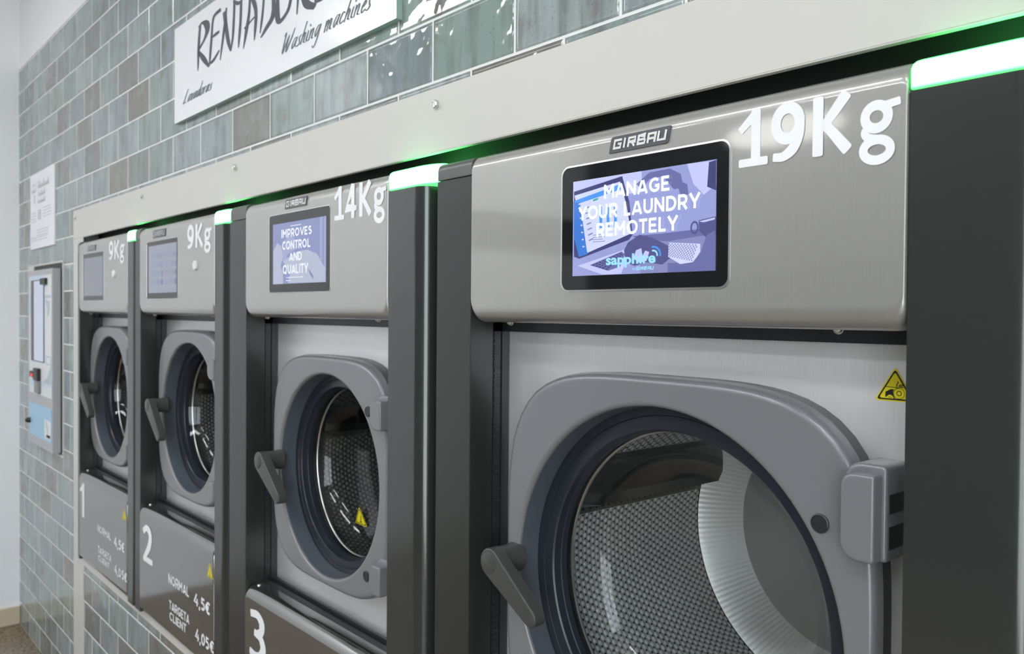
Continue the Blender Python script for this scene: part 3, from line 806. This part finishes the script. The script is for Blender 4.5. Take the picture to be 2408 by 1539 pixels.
    # blue-grey inner ring and glass bowl
    b = MB()
    prof = [(.2435, .826), (.2435, .8285), (.232, .8292), (.2315, .8300), (.2305, .8292), (.2135, .8285), (.2115, .8305), (.2105, .842), (.2095, .8435), (.2090, .853)]
    b.loops([at(circ(dx, dz, r * k), y) for r, y in prof], 0)
    part(b, 'inner_ring', M['ring'], door, smooth=25)
    b = MB()
    prof = [(.2085, .8535), (.2015, .868), (.194, .886), (.182, .903), (.162, .917), (.13, .928), (.09, .936), (.045, .940), (.004, .941)]
    b.loops([at(circ(dx, dz, r * k), .853 + (y - .853) * k) for r, y in prof], 0, True, False, True)
    part(b, 'glass_bowl', M['glass'], door, smooth=60)
    if p.get('glass_sticker'):
        a, x0, x1, zb_ = p['glass_sticker']; ob = triangle_sticker(a, x0, x1, zb_, .9035, door, o, 'mark')
    # hinges
    hx0, hx1 = p['hx']
    for (z0, z1) in p['hz']:
        b = MB()
        q = .38 * (hx1 - hx0)
        slab(b, lambda ix, iz: rrect(hx0 + ix, hx1 - ix, z0 + iz, z1 - iz, (q, .003, .003, q * 1.3), 7), .765, SY - .002, .003, .003, n=4)
        slab(b, lambda ix, iz: rrect(hx0 - .005 + ix, hx1 + .004 - ix, z0 - .001 + iz, z1 + .008 - iz, (q + .004, .006, .003, q * 1.3), 7), .783, SY - .002, .004, .004, n=4)
        h = z1 - z0
        for (f0, f1) in ((.54, .76), (.13, .39)):
            b.box(hx1 + .0005, hx1 + .0046, .789, .822, z0 + f0 * h, z0 + f1 * h, 1)
        part(b, 'hinge', [M['door'], M['dark']], door, smooth=40)
    for (x, z) in p['plug']:
        b = MB()
        r = .0098
        b.loops([at(circ(x, z, q, 24), y) for q, y in ((r, DY), (r, DY - .0018), (r - .0012, DY - .0026), (r - .0018, DY - .0018), (.0001, DY - .0018))], 0)
        part(b, 'plug', M['rubber'], door, smooth=30)
    # handle
    (hx, hz), (tx, tz) = p['handle']
    b = MB(); HY = .742
    r0, r1 = .0205, .0125
    d = math.hypot(tx - hx, tz - hz); th = math.atan2(tz - hz, tx - hx); be = math.acos((r0 - r1) / d)
    def hull(i):
        out = []
        for j in range(15): a = th + be + (2 * PI - 2 * be) * j / 14; out.append((hx + (r0 - i) * math.cos(a), hz + (r0 - i) * math.sin(a)))
        for j in range(11): a = th - be + 2 * be * j / 10; out.append((tx + (r1 - i) * math.cos(a), tz + (r1 - i) * math.sin(a)))
        return out
    rings = [at(hull(0), HY + .019)]
    for i in range(5):
        a = PI / 2 * i / 4; rings.append(at(hull(.003 * (1 - math.cos(a))), HY + .003 * (1 - math.sin(a))))
    b.loops(rings, 0, True, True, True)
    b.loops([at(circ(hx, hz, r, 28), y) for r, y in ((.0198, HY + .015), (.0198, DY - .010), (.0215, DY + .004))], 0, True, True, True)
    b.loops([at(circ(hx, hz, r, 28), y) for r, y in ((.0150, HY + .001), (.0150, HY - .0004), (.0142, HY - .0009))], 0, True, False, True)
    part(b, 'handle', M['hand'], door, smooth=35)
    # drum
    cxd, czd = dx, dz
    RD, y0, y1 = .25 * k, .866, .866 + .354 * k
    b = MB(); n = 120; rows = 10
    for j in range(rows + 1):
        y = y0 + (y1 - y0) * j / rows
        for i in range(n + 1):
            t_ = 2 * PI * i / n
            b.uv[len(b.v)] = (RD * t_, y); b.v.append((cxd + RD * math.cos(t_), y, czd + RD * math.sin(t_)))
    for j in range(rows):
        for i in range(n): b.f.append((j * (n + 1) + i, j * (n + 1) + i + 1, (j + 1) * (n + 1) + i + 1, (j + 1) * (n + 1) + i)); b.mi.append(0)
    drum = part(b, 'drum', M['drum'] if R > .22 else M['drum_shaded'], smooth=60)
    b = MB()
    b.loops([at(circ(cxd, czd, r * k), y) for r, y in ((.2499, y0 + .03), (.2499, y0), (.2125, y0 - .002), (.2100, y0 - .0035), (.2080, y0 - .0025), (.2075, y0), (.210, y0 + .002))], [0, 0, 1, 1, 1, 1])
    part(b, 'drum_lip', [M['body'], M['chrome']], drum, smooth=50)
    b = MB()
    pr = [(.2498, y1), (.2485, y1 + .001), (.240, y1 + .010), (.222, y1 + .030), (.2, y1 + .058), (.196, y1 + .062)]
    for j, (r, y) in enumerate(pr):
        for i in range(n + 1):
            t_ = 2 * PI * i / n
            b.uv[len(b.v)] = (i / n, j); b.v.append((cxd + r * k * math.cos(t_), y, czd + r * k * math.sin(t_)))
    for j in range(len(pr) - 1):
        for i in range(n): b.f.append((j * (n + 1) + i, j * (n + 1) + i + 1, (j + 1) * (n + 1) + i + 1, (j + 1) * (n + 1) + i)); b.mi.append(0 if j > 0 else 1)
    part(b, 'ribbed_back', [M['rib'], M['body']], drum, smooth=60)
    b = MB(); b.loops([at(circ(cxd, czd, r * k), y) for r, y in ((.196, y1 + .062), (.190, y1 + .060), (.10, y1 + .054), (.002, y1 + .052))], 0, True, False, True)
    part(b, 'back_disc', M['disc'], drum, smooth=60)
    for q in range(3):
        A0 = math.radians(165.2 - 120 * q); A1 = A0 - math.radians(18)
        b = MB()
        def pt(a, r, y): return (cxd + r * math.cos(a), y, czd + r * math.sin(a))
        am = (A0 + A1) / 2
        sec = [(A0 + .058, RD - .0022), (A0, RD - .003), (am + .11, RD * .90), (am + .05, RD * .82), (am - .05, RD * .82), (am - .11, RD * .90), (A1, RD - .002), (A1 - .05, RD - .0015)]
        ya, yb = y0 + .012, y1 + .012 * k
        b.loops([[pt(a, RD - .001 + (r - RD + .001) * e, y) for a, r in sec] for y, e in ((ya, .75), (ya + .03, 1), (y1 - .02, 1), (yb, .45))], 0, False, False, False)
        b.add([pt(a, RD - .001 + (r - RD + .001) * .75, ya) for a, r in sec], [tuple(range(len(sec)))])
        for i in range(int(20 * k) + 4):
            y = ya + .012 + i * .0145
            if y < yb - .006:
                c = pt(A0 + .026, RD - .0040, y)
                b.add([(c[0], c[1] + .002 * math.cos(2 * PI * j / 8), c[2] + .002 * math.sin(2 * PI * j / 8)) for j in range(8)], [tuple(range(8))], 1)
        part(b, 'drum_lifter', [M['lifter'], M['dark']], drum, smooth=30)
    return root

# ---- displays
S_ = {k_: screen('screen_' + k_, c) for k_, c in dict(
    lav=(.27, .30, .58), pale=(.54, .58, .82), blue=(.045, .17, .56), cyan=(.07, .27, .74), dk=(.055, .055, .17), mid=(.13, .14, .33), grey=(.21, .225, .43), white=(.80, .90, .95),
    sky=(.30, .66, .95), hands=(.085, .088, .23), light=(.47, .50, .78), navy=(.03, .10, .40), green=(.06, .35, .28)).items()}
S3 = {k_: screen('screen3_' + k_, c) for k_, c in dict(bg=(.17, .20, .38), pale=(.33, .36, .47), mid=(.25, .28, .45), txt=(.66, .69, .73), dk=(.13, .15, .28)).items()}
S2 = {k_: screen('screen2_' + k_, c) for k_, c in dict(bg=(.20, .215, .275), row=(.18, .20, .275), blue=(.15, .18, .28), line=(.22, .235, .29), dim=(.135, .142, .18), off=(.115, .12, .14)).items()}
def layered(parent, o, name, y, items, mats):
    """flat picture: outlines stacked by a tenth of a millimetre"""
    b = MB(); ms = list(mats)
    lv = 0; last = None
    for i, (q, pts, *same) in enumerate(items):
        if not same: lv += 1
        b.poly(pts, y - .00010 * lv - (.00005 if same else 0), y, ms.index(q))
    return b.build(name, [mats[q] for q in ms], parent, o)
def rect(x0, x1, z0, z1): return [(x0, z0), (x1, z0), (x1, z1), (x0, z1)]
def para(a, b_, c, d, u0, u1, v0, v1):
    def P(u, v): return tuple((a[i] * (1 - u) + b_[i] * u) * (1 - v) + (d[i] * (1 - u) + c[i] * u) * v for i in (0, 1))
    return [P(u0, v0), P(u1, v0), P(u1, v1), P(u0, v1)]
def display_remote(ts, o, y):
    x0, x1, z0, z1 = -.7528, -.5355, 1.4795, 1.5995
    it = [('lav', rect(x0, x1, z0, z1)), ('light', rect(x0, -.64, 1.575, z1)), ('grey', rect(-.64, x1, z0, 1.52)), ('mid', rect(-.60, x1, z0, 1.49)), ('light', DISP['light1'])]
    it[4] = ('light', [(-.5745, 1.5993), (-.5357, 1.5982), (-.5357, 1.5724), (-.5513, 1.563), (-.5653, 1.5759)])
    cl = lambda P: [(min(max(x, x0), x1), min(max(z, z0), z1)) for x, z in P]
    it += [('mid', cl(DISP['blob1'])), ('mid', cl(DISP['blob2'])), ('dk', [(-.5450, 1.5975), (-.5357, 1.5985), (-.5357, 1.566), (-.5470, 1.571)]), ('mid', cl(DISP['table'])),
           ('dk', cl(DISP['lap_bezel'])), ('pale', cl(DISP['lap_screen'])), ('cyan', cl(DISP['topbar'])), ('blue', cl(DISP['side'])), ('light', cl(DISP['base'])), ('mid', cl(DISP['keys']))]
    a, b_, c, d = [(-.7212, 1.4923), (-.6905, 1.4843), (-.6670, 1.5030), (-.6690, 1.5064)]
    ka, kb, kc, kd = (-.7200, 1.4922), (-.6915, 1.4850), (-.6660, 1.5030), (-.6692, 1.5058)
    for r in range(5):
        for q in range(9):
            it.append(('dk', para(kb, kc, kd, ka, q / 9 + .015, (q + .8) / 9, r / 5 + .03, (r + .78) / 5), 1))
    for r in range(7):
        it.append(('light', para((-.742, 1.571), (-.738, 1.571), (-.729, 1.508), (-.733, 1.508), 0, .8, r / 7, r / 7 + .03), 1))
        it.append(('grey', para((-.731, 1.565), (-.722, 1.566), (-.713, 1.520), (-.722, 1.517), 0, .8, r / 7, r / 7 + .035), 1))
    it += [('green', para((-.7165, 1.5735), (-.7085, 1.5748), (-.7085, 1.5725), (-.7165, 1.5712), 0, 1, 0, 1))]
    for q in range(3): it.append(('cyan', para((-.705 + q * .012, 1.537), (-.698 + q * .012, 1.538), (-.699 + q * .012, 1.565 - q * .004), (-.706 + q * .012, 1.562), 0, .6, 0, 1), 1))
    for r in range(4): it.append(('mid', rect(-.716, -.700 + (r % 2) * .004, 1.529 - r * .0028, 1.5296 - r * .0028), 1))
    it += [('hands', cl(DISP['hand'])), ('light', [(-.650, 1.497), (-.646, 1.507), (-.638, 1.509), (-.636, 1.500), (-.632, 1.506), (-.626, 1.504), (-.630, 1.494), (-.640, 1.492)]), ('pale', cl(DISP['sleeve']))]
    s = [(-.5976, 1.5125), (-.5570, 1.5088), (-.5650, 1.4905), (-.5980, 1.4975)]
    for r in range(10):
        for q in range(20):
            if (r + q) % 2 == 0: it.append(('grey', para(*s, q / 20, (q + .9) / 20, r / 10, (r + .9) / 10), 1))
    it += [('hands', cl(DISP['mug'])), ('light', [(-.5565, 1.5340), (-.5357, 1.5366), (-.5357, 1.5345), (-.5500, 1.5325)]), ('mid', cl(DISP['couch']))]
    layered(ts, o, 'display', y, it, S_)
    b = MB()
    ring = ellipse(-.5615, 1.5275, .0045, .0062, .0022)
    stroke(b, ring, y - .0026, 1, True, False, mi=2)
    yy = y - .0028
    text(b, 'MANAGE', -.6968, -.5963, 1.5722, 1.5892, yy, 0, 1.0)
    text(b, 'YOUR LAUNDRY', -.7399, -.5541, 1.5488, 1.5657, yy, 0, 1.0)
    text(b, 'REMOTELY', -.7087, -.5838, 1.5262, 1.5430, yy, 0, 1.0)
    font_text(b, 'sapphire', -.6925, -.6155, 1.4872, 1.5035, yy, 1, .03)
    font_text(b, 'by', -.6500, -.6455, 1.4830, 1.4868, yy, 1, .0)
    badge_word(b, -.6445, -.6178, 1.4835, 1.4873, yy, 1)
    stroke(b, ellipse(-.6190, 1.5000, .0060, .0052, .0020, -5, 95), yy, 1, True, True, mi=1)
    stroke(b, ellipse(-.6190, 1.5000, .0108, .0095, .0022, -5, 95), yy, 1, True, True, mi=3)
    b.build('display_lettering', [S_['white'], S_['sky'], S_['hands'], S_['cyan']], ts, o)
def display_improves(ts, o, y):
    x0, x1, z0, z1 = -1.628, -1.4012, 1.4868, 1.610
    it = [('bg', rect(x0, x1, z0, z1)), ('mid', rect(-1.425, x1, z0, z1)), ('bg', rect(-1.416, -1.409, z0, z1)), ('mid', DISP3['c']), ('pale', DISP3['a']), ('pale', DISP3['b']), ('dk', DISP3['d'])]
    layered(ts, o, 'display', y, it, S3)
    b = MB(); yy = y - .0009
    text(b, 'IMPROVES', -1.5862, -1.4560, 1.5800, 1.5965, yy, 0, 1.0)
    text(b, 'CONTROL', -1.5821, -1.4612, 1.5555, 1.5725, yy, 0, 1.0)
    text(b, 'AND', -1.5500, -1.4960, 1.5320, 1.5485, yy, 0, 1.0)
    text(b, 'QUALITY', -1.5784, -1.4692, 1.5065, 1.5250, yy, 0, 1.0)
    for (a, c, z) in ((-1.545, -1.500, 1.6010), (-1.565, -1.490, 1.4985), (-1.565, -1.545, 1.4925)): b.box(a, c, yy - .0003, yy, z, z + .0012)
    b.build('display_lettering', S3['txt'], ts, o)
def display_rows(xa, xb, dim):
    def f(ts, o, y):
        z0, z1 = (1.4785, 1.6085) if not dim else (1.477, 1.604)
        w = xb - xa; q = 'dim' if dim else 'bg'
        it = [(q, rect(xa, xb, z0, z1))]
        for r in range(4):
            zc = z1 - .030 - r * .0235
            if not dim:
                it += [('row', rect(xa + .06 * w, xa + .50 * w, zc - .008, zc + .008)), ('blue', rect(xa + .33 * w, xa + .46 * w, zc - .004, zc + .004)), ('row', rect(xa + .55 * w, xa + .97 * w, zc - .008, zc + .008)), ('blue', rect(xa + .83 * w, xa + .96 * w, zc - .004, zc + .004)), ('line', rect(xa + .06 * w, xa + .97 * w, zc - .0118, zc - .011))]
        layered(ts, o, 'display', y, it, S2)
    return f

def number_one(b): 
    for q in ([(-3.115, .825, .018), (-3.115, .725, .018)], [(-3.117, .822, .014), (-3.150, .806, .012)]): stroke(b, q, PF, 1.45, False, True)
washing_machine(dict(label='far left machine marked 9Kg and 1, with dim grey screen, beside the tiled end',
    x=(-3.1935, -3.172, -2.6225, -2.5759, -2.5525), dx=-2.945, dz=1.1431, R=.198, door=(-2.945, 1.150, .231, .228), ztop=.872,
    badge=(-3.048, -2.957, 1.6265, 1.6445), badge_clear=False, kg='9Kg', kg_box=(-2.8065, -2.6434, 1.5868, .0575), disc=(-2.7496, 1.5421),
    screen=(-3.114, -2.8663, 1.4622, 1.6185), display=display_rows(-3.100, -2.876, True),
    hx=(-2.707, -2.6685), hz=((1.263, 1.313), (.973, 1.0165)), plug=(), handle=((-3.109, 1.160), (-3.012, 1.082)), number=number_one,
    prices=(('NORMAL', -2.9344, -2.7834, .7055, .7290, 1.0), ('4,5€', -2.7500, -2.6445, .6975, .7270, 1.0), ('TARGETA', -2.9294, -2.7811, .6380, .6600, 1.0), ('CLIENT', -2.927, -2.804, .6125, .6300, 1.0), ('4,05€', -2.7448, -2.6209, .6130, .6410, 1.0)),
    low_sticker=((-2.649, .8316), -2.671, -2.6260, .7975)))
washing_machine(dict(label='second machine from the far end, marked 9Kg and 2, with pale grey screen of rows',
    x=(-2.552, -2.505, -1.9475, -1.9044, -1.858), dx=-2.223, dz=1.1463, R=.1975, door=(-2.223, 1.152, .234, .227), ztop=.872,
    badge=(-2.3823, -2.2825, 1.6290, 1.6500), badge_clear=False, kg='9Kg', kg_box=(-2.1226, -1.9620, 1.5860, .0580), disc=(-2.0638, 1.5427),
    screen=(-2.4370, -2.1890, 1.4632, 1.6200), display=display_rows(-2.4218, -2.1982, False),
    hx=(-2.0195, -1.980), hz=((1.263, 1.313), (.973, 1.0155)), plug=(), handle=((-2.3990, 1.1655), (-2.3140, 1.090)), 
    number=lambda b: word(b, '2', -2.472, -2.387, .7185, .1055, PF),
    prices=(('NORMAL', -2.2580, -2.1071, .7065, .7320, 1.0), ('4,5€', -2.0708, -1.9677, .6990, .7295, 1.0), ('TARGETA', -2.2525, -2.1041, .6385, .6620, 1.0), ('CLIENT', -2.2491, -2.1264, .6095, .6320, 1.0), ('4,05€', -2.0617, -1.9433, .6135, .6430, 1.0)),
    low_sticker=((-1.971, .8265), -1.9880, -1.9480, .7905)))
washing_machine(dict(label='third machine, marked 14Kg and 3, its screen reading IMPROVES CONTROL AND QUALITY',
    x=(-1.8575, -1.769, -1.1905, -1.1148, -1.0533), dx=-1.473, dz=1.1085, R=.199, door=(-1.473, 1.1173, .234, .2275), ztop=.826,
    badge=(-1.5705, -1.4785, 1.6370, 1.6555), kg='14Kg', kg_box=(-1.3725, -1.1950, 1.5985, .0595),
    screen=(-1.6455, -1.3862, 1.4700, 1.6285), display=display_improves,
    hx=(-1.2643, -1.2293), hz=((1.2251, 1.2771), (.9354, .9880)), plug=((-1.3085, 1.2507), (-1.3115, .9492)), handle=((-1.6730, 1.1133), (-1.5870, 1.0508)),
    number=lambda b: word(b, '3', -1.7404, -1.6550, .6790, .1055, PF), glass_sticker=((-1.5310, 1.0198), -1.5466, -1.4980, .9830)))
washing_machine(dict(label='nearest and largest machine, marked 19Kg, its lit screen reading MANAGE YOUR LAUNDRY REMOTELY',
    x=(-1.0528, -.9675, -.3325, -.2492, -.2215), dx=-.6496, dz=1.0736, R=.245, door=(-.648, 1.0736, .276, .283), ztop=.762, light_top=1.6615, ptop=1.6625,
    badge=(-.6895, -.5995, 1.6268, 1.6460), kg='19Kg', kg_box=(-.5097, -.3395, 1.5866, .0570),
    screen=(-.7725, -.5195, 1.4618, 1.6180), display=display_remote,
    hx=(-.3972, -.3640), hz=((1.1975, 1.2815), (.8650, .9490)), plug=((-.4303, 1.2205), (-.4303, .925)), handle=((-.9022, 1.0785), (-.8185, 1.0230)),
    plate_sticker=((-.3747, 1.3817), -.3955, -.3540, 1.3470)))

# ------------------------------------------------------------------ sign above the machines
t = thing('wall_sign', 'white landscape sign reading RENTADORES, Lavadoras and Washing machines on the tiled wall', 'sign', (-1.72, WY, 2.047))
o = (-1.72, WY, 2.047)
b = MB(); x0, x1, z0, z1 = -2.2532, -1.1865, 1.9235, 2.1714
b.loops([at(rect(x0, x1, z0, z1), WY - .0003), at(rect(x0, x1, z0, z1), .7665)], 1, True, True, False)
b.add(at(rect(x0, x1, z0, z1), .7665), [(0, 1, 2, 3)], 0)
b.build('board', [M['sign'], M['sign_edge']], t, o)
REN = [[[-2.0703,2.1346,0.0044],[-2.0761,2.1103,0.0044],[-2.0804,2.0813,0.0051],[-2.0832,2.0492,0.0032],[-2.0846,2.0277,0.0013]],[[-2.0792,2.1355,0.0025],[-2.0557,2.139,0.0044],[-2.0304,2.1298,0.0106],[-2.0232,2.1133,0.0093],[-2.041,2.0963,0.005],[-2.0774,2.0779,0.0032],[-2.0848,2.0687,0.0038]],[[-2.0789,2.0728,0.0044],[-2.048,2.0495,0.0081],[-2.0156,2.0249,0.0043]],[[-1.9474,2.1397,0.006],[-1.9779,2.1361,0.0049],[-1.9902,2.1209,0.0037],[-1.997,2.0856,0.0043],[-2.0038,2.0528,0.0043],[-2.0079,2.0299,0.0025]],[[-1.9949,2.0878,0.0031],[-1.9708,2.0897,0.0049],[-1.9538,2.0907,0.0042]],[[-2.0079,2.0293,0.0037],[-1.9842,2.0312,0.0049],[-1.9502,2.0457,0.0024]],[[-1.9057,2.1336,0.0024],[-1.914,2.1039,0.0042],[-1.9289,2.0614,0.0036],[-1.942,2.0231,0.0012]],[[-1.9174,2.1253,0.0066],[-1.9074,2.0894,0.0065],[-1.8943,2.0531,0.0059],[-1.8813,2.031,0.0029]],[[-1.8813,2.031,0.0024],[-1.8688,2.0596,0.0041],[-1.8628,2.1032,0.0041],[-1.8598,2.135,0.0041]],[[-1.863,2.1384,0.0035],[-1.8399,2.127,0.0052],[-1.8215,2.1269,0.004]],[[-1.8227,2.1248,0.004],[-1.8255,2.086,0.004],[-1.8314,2.0529,0.004],[-1.8368,2.0274,0.0014]],[[-1.775,2.1262,0.0028],[-1.7795,2.0886,0.004],[-1.7934,2.0533,0.0051],[-1.8087,2.0188,0.0011]],[[-1.7663,2.1237,0.0062],[-1.7471,2.0944,0.0056],[-1.7429,2.0742,0.0045],[-1.7467,2.0465,0.0039],[-1.7511,2.0236,0.0011]],[[-1.7982,2.0619,0.0046],[-1.7746,2.068,0.0028],[-1.7486,2.0733,0.0028]],[[-1.6984,2.135,0.0033],[-1.7076,2.079,0.0033],[-1.7146,2.0525,0.0033],[-1.7217,2.0316,0.0014]],[[-1.7005,2.136,0.0038],[-1.665,2.118,0.0064],[-1.6551,2.08,0.0059],[-1.6602,2.0501,0.007],[-1.6897,2.0345,0.006],[-1.716,2.021,0.0022]],[[-1.606,2.126,0.0037],[-1.633,2.088,0.0043],[-1.6376,2.0487,0.0069],[-1.6286,2.0315,0.0064],[-1.6056,2.0358,0.0047],[-1.5832,2.0499,0.0042],[-1.572,2.085,0.0036],[-1.58,2.118,0.0031],[-1.6,2.128,0.003]],[[-1.528,2.132,0.0031],[-1.54,2.08,0.0036],[-1.5488,2.0263,0.0013]],[[-1.531,2.133,0.0031],[-1.5,2.126,0.0065],[-1.498,2.1,0.0045],[-1.536,2.074,0.0031]],[[-1.534,2.073,0.0041],[-1.5087,2.0362,0.0091],[-1.4811,2.0233,0.0075]],[[-1.423,2.134,0.0044],[-1.45,2.13,0.003],[-1.465,2.08,0.003],[-1.4712,2.0284,0.0025]],[[-1.4712,2.0284,0.003],[-1.4456,2.0272,0.0039],[-1.4239,2.0295,0.0019]],[[-1.4633,2.08,0.0025],[-1.432,2.088,0.0034]],[[-1.352,2.128,0.0038],[-1.388,2.12,0.0043],[-1.384,2.085,0.0048],[-1.362,2.045,0.0043],[-1.398,2.028,0.0019]]]
b = MB()
for st in REN: stroke(b, [(x, z, w * 1.45) for x, z, w in st], .7663, 2.1)
b.build('heading_lettering', M['ink'], t, o)
b = MB()
script_word(b, 'Lavadoras', -2.1905, -1.978, 1.9640, .032, .7663, .0017, 2.6, .45)
b.build('small_lettering', M['ink2'], t, o)
b = MB(); script_word(b, 'Washing machines', -1.6230, -1.2490, 1.9620, .038, .7663, .0019, 2.1, .45)
b.build('small_lettering', M['ink2'], t, o)

# ------------------------------------------------------------------ notice on the wall near the far corner
t = thing('notice_board', 'small white portrait notice on the tiles above the payment terminal', 'notice', (-3.825, WY, 1.84))
o = (-3.825, WY, 1.84)
x0, x1, z0, z1 = -4.037, -3.612, 1.683, 1.998
b = MB(); b.box(x0, x1, .7715, WY - .0003, z0, z1); b.build('board', M['paper'], t, o, bevel=.001)
b = MB(); y = .7715
script_word(b, 'o r  i ', -3.99, -3.90, 1.945, .020, y, .0016, 3, .3)
for (xa, xb, za, h, w) in ((-3.88, -3.69, 1.930, .030, .0026), (-3.88, -3.76, 1.898, .018, .0018), (-3.89, -3.76, 1.868, .018, .0018), (-4.00, -3.93, 1.920, .016, .0018)):
    n = 7
    for i in range(n):
        xx = xa + (xb - xa) * i / n; d = (xb - xa) / n
        stroke(b, [(xx, za, w), (xx + d * .7, za + h * (.5 + .5 * ((i * 7) % 3 == 0)), w), (xx + d * .45, za + h * .1, w), (xx + d, za + h * .15, w)], y, 3)
stroke(b, [(-3.955, 1.905, .006), (-3.953, 1.875, .006)], y, 2)
for (xa, xb, za) in [(-4.015, -3.925, 1.832 - .012 * i) for i in range(4)] + [(-3.80, -3.66, 1.842 - .012 * i) for i in range(4)] + [(-3.91, -3.70, 1.757 - .011 * i) for i in range(3)] + [(-4.02, -3.72, 1.728 - .011 * i) for i in range(2)]:
    b.box(xa, xb, y - .0003, y, za, za + .0022)
stroke(b, [(-3.88, 1.802, .004), (-3.88, 1.838, .004), (-3.845, 1.838, .004), (-3.840, 1.802, .004), (-3.88, 1.802, .004)], y, 2, False)
stroke(b, ellipse(-3.862, 1.818, .012, .010, .003), y, 1, True, False)
b.build('print', M['faint'], t, o)

# ------------------------------------------------------------------ payment terminal
t = thing('payment_terminal', 'grey wall-mounted payment terminal with screen, card reader and pale blue door', 'payment terminal', (-3.745, WY, 1.23))
o = (-3.745, WY, 1.23)
x0, x1, z0, z1, KY = -3.960, -3.5285, .880, 1.588, .747
def ring(b, A, B, y0, y1, mi=0):
    b.loops([at(rect(*A), y1), at(rect(*A), y0), at(rect(*B), y0), at(rect(*B), y1)], mi)
b = MB(); ring(b, (-4.095, -3.489, .866, 1.617), (-3.985, -3.497, .874, 1.610), .7745, WY); b.build('surround', M['trim'], t, o)
b = MB(); b.box(-3.985, -3.497, .7772, WY - .0002, .874, 1.610); b.build('recess', M['dark'], t, o)
b = MB(); b.box(x0, x1, KY, .7770, z0, z1); b.build('casing', M['kiosk'], t, o, bevel=.002)
b = MB(); b.box(-3.924, -3.5395, KY - .0012, KY, 1.089, 1.565)
face = b.build('face_panel', M['palegrey'], t, o)
sky_print, slate_print = mat('light_sky_print', (.55, .70, .82), .4), mat('blue_grey_print', (.45, .52, .60), .4)
for pts, m_ in ((rect(-3.924, -3.66, 1.5490, 1.565), sky_print), (rect(-3.924, -3.885, 1.41, 1.49), sky_print), ([(-3.54, 1.16), (-3.54, 1.22), (-3.60, 1.165), (-3.68, 1.141), (-3.54, 1.141)], slate_print),
                ([(-3.924, 1.125), (-3.84, 1.118), (-3.72, 1.128), (-3.54, 1.13), (-3.54, 1.137), (-3.924, 1.14)], sky_print), ([(-3.64, 1.47), (-3.56, 1.46), (-3.575, 1.41), (-3.60, 1.40), (-3.605, 1.44)], slate_print), (rect(-3.64, -3.545, 1.475, 1.485), slate_print)):
    b = MB(); b.poly(pts, KY - .0018, KY - .0012); b.build('printed_graphic', m_, face, o)
b = MB(); ring(b, (-3.625, -3.545, 1.215, 1.25), (-3.618, -3.552, 1.220, 1.245), KY - .0018, KY - .0012); b.build('printed_graphic', slate_print, face, o)
b = MB(); b.box(-3.8800, -3.6530, KY - .004, KY - .0012, 1.2205, 1.5480)
scr = b.build('screen', mat('screen_surround', (.035, .035, .07), .3), t, o, bevel=.001)
b = MB(); b.box(-3.8220, -3.6560, KY - .0046, KY - .004, 1.2245, 1.5440)
b.build('display', screen('terminal_display', (.36, .40, .52), 1.1), scr, o)
b = MB(); b.box(-3.6815, -3.600, KY - .012, KY - .0012, 1.527, 1.552); b.build('sensor', M['black'], t, o, bevel=.002)
b = MB(); b.box(-3.785, -3.715, KY - .016, KY - .0012, 1.145, 1.195, 0); b.box(-3.775, -3.712, KY - .014, KY - .0012, 1.095, 1.145, 1)
rd = b.build('card_reader', [M['black'], mat('reader_grey', (.22, .22, .22), .4)], t, o, bevel=.003)
b = MB(); b.box(-3.88, -3.80, KY - .010, KY - .0012, 1.155, 1.178, 0); b.box(-3.852, -3.825, KY - .0108, KY - .0100, 1.158, 1.168, 1)
b.build('coin_slot', [M['black'], M['red']], t, o, bevel=.002)
b = MB(); b.box(-3.924, -3.5360, KY - .0025, KY, .915, 1.048)
dr = b.build('blue_door', M['skyblue'], t, o, bevel=.001)
b = MB(); dome(b, -3.905, KY - .0025, .972, .012, .02); b.build('lock', M['black'], dr, o, smooth=40)
b = MB(); b.box(-3.641, -3.537, KY - .004, KY - .0025, .927, 1.000, 0); b.poly([(-3.632, .997), (-3.60, .997), (-3.572, .935), (-3.632, .935)], KY - .0046, KY - .004, 0)
b.box(-3.585, -3.545, KY - .009, KY - .004, .938, .946, 1); stroke(b, [(-3.606, .997, .004), (-3.578, .945, .004)], KY - .0047, 1, False, False, mi=1)
b.build('return_tray', [M['palegrey'], M['body']], dr, o)
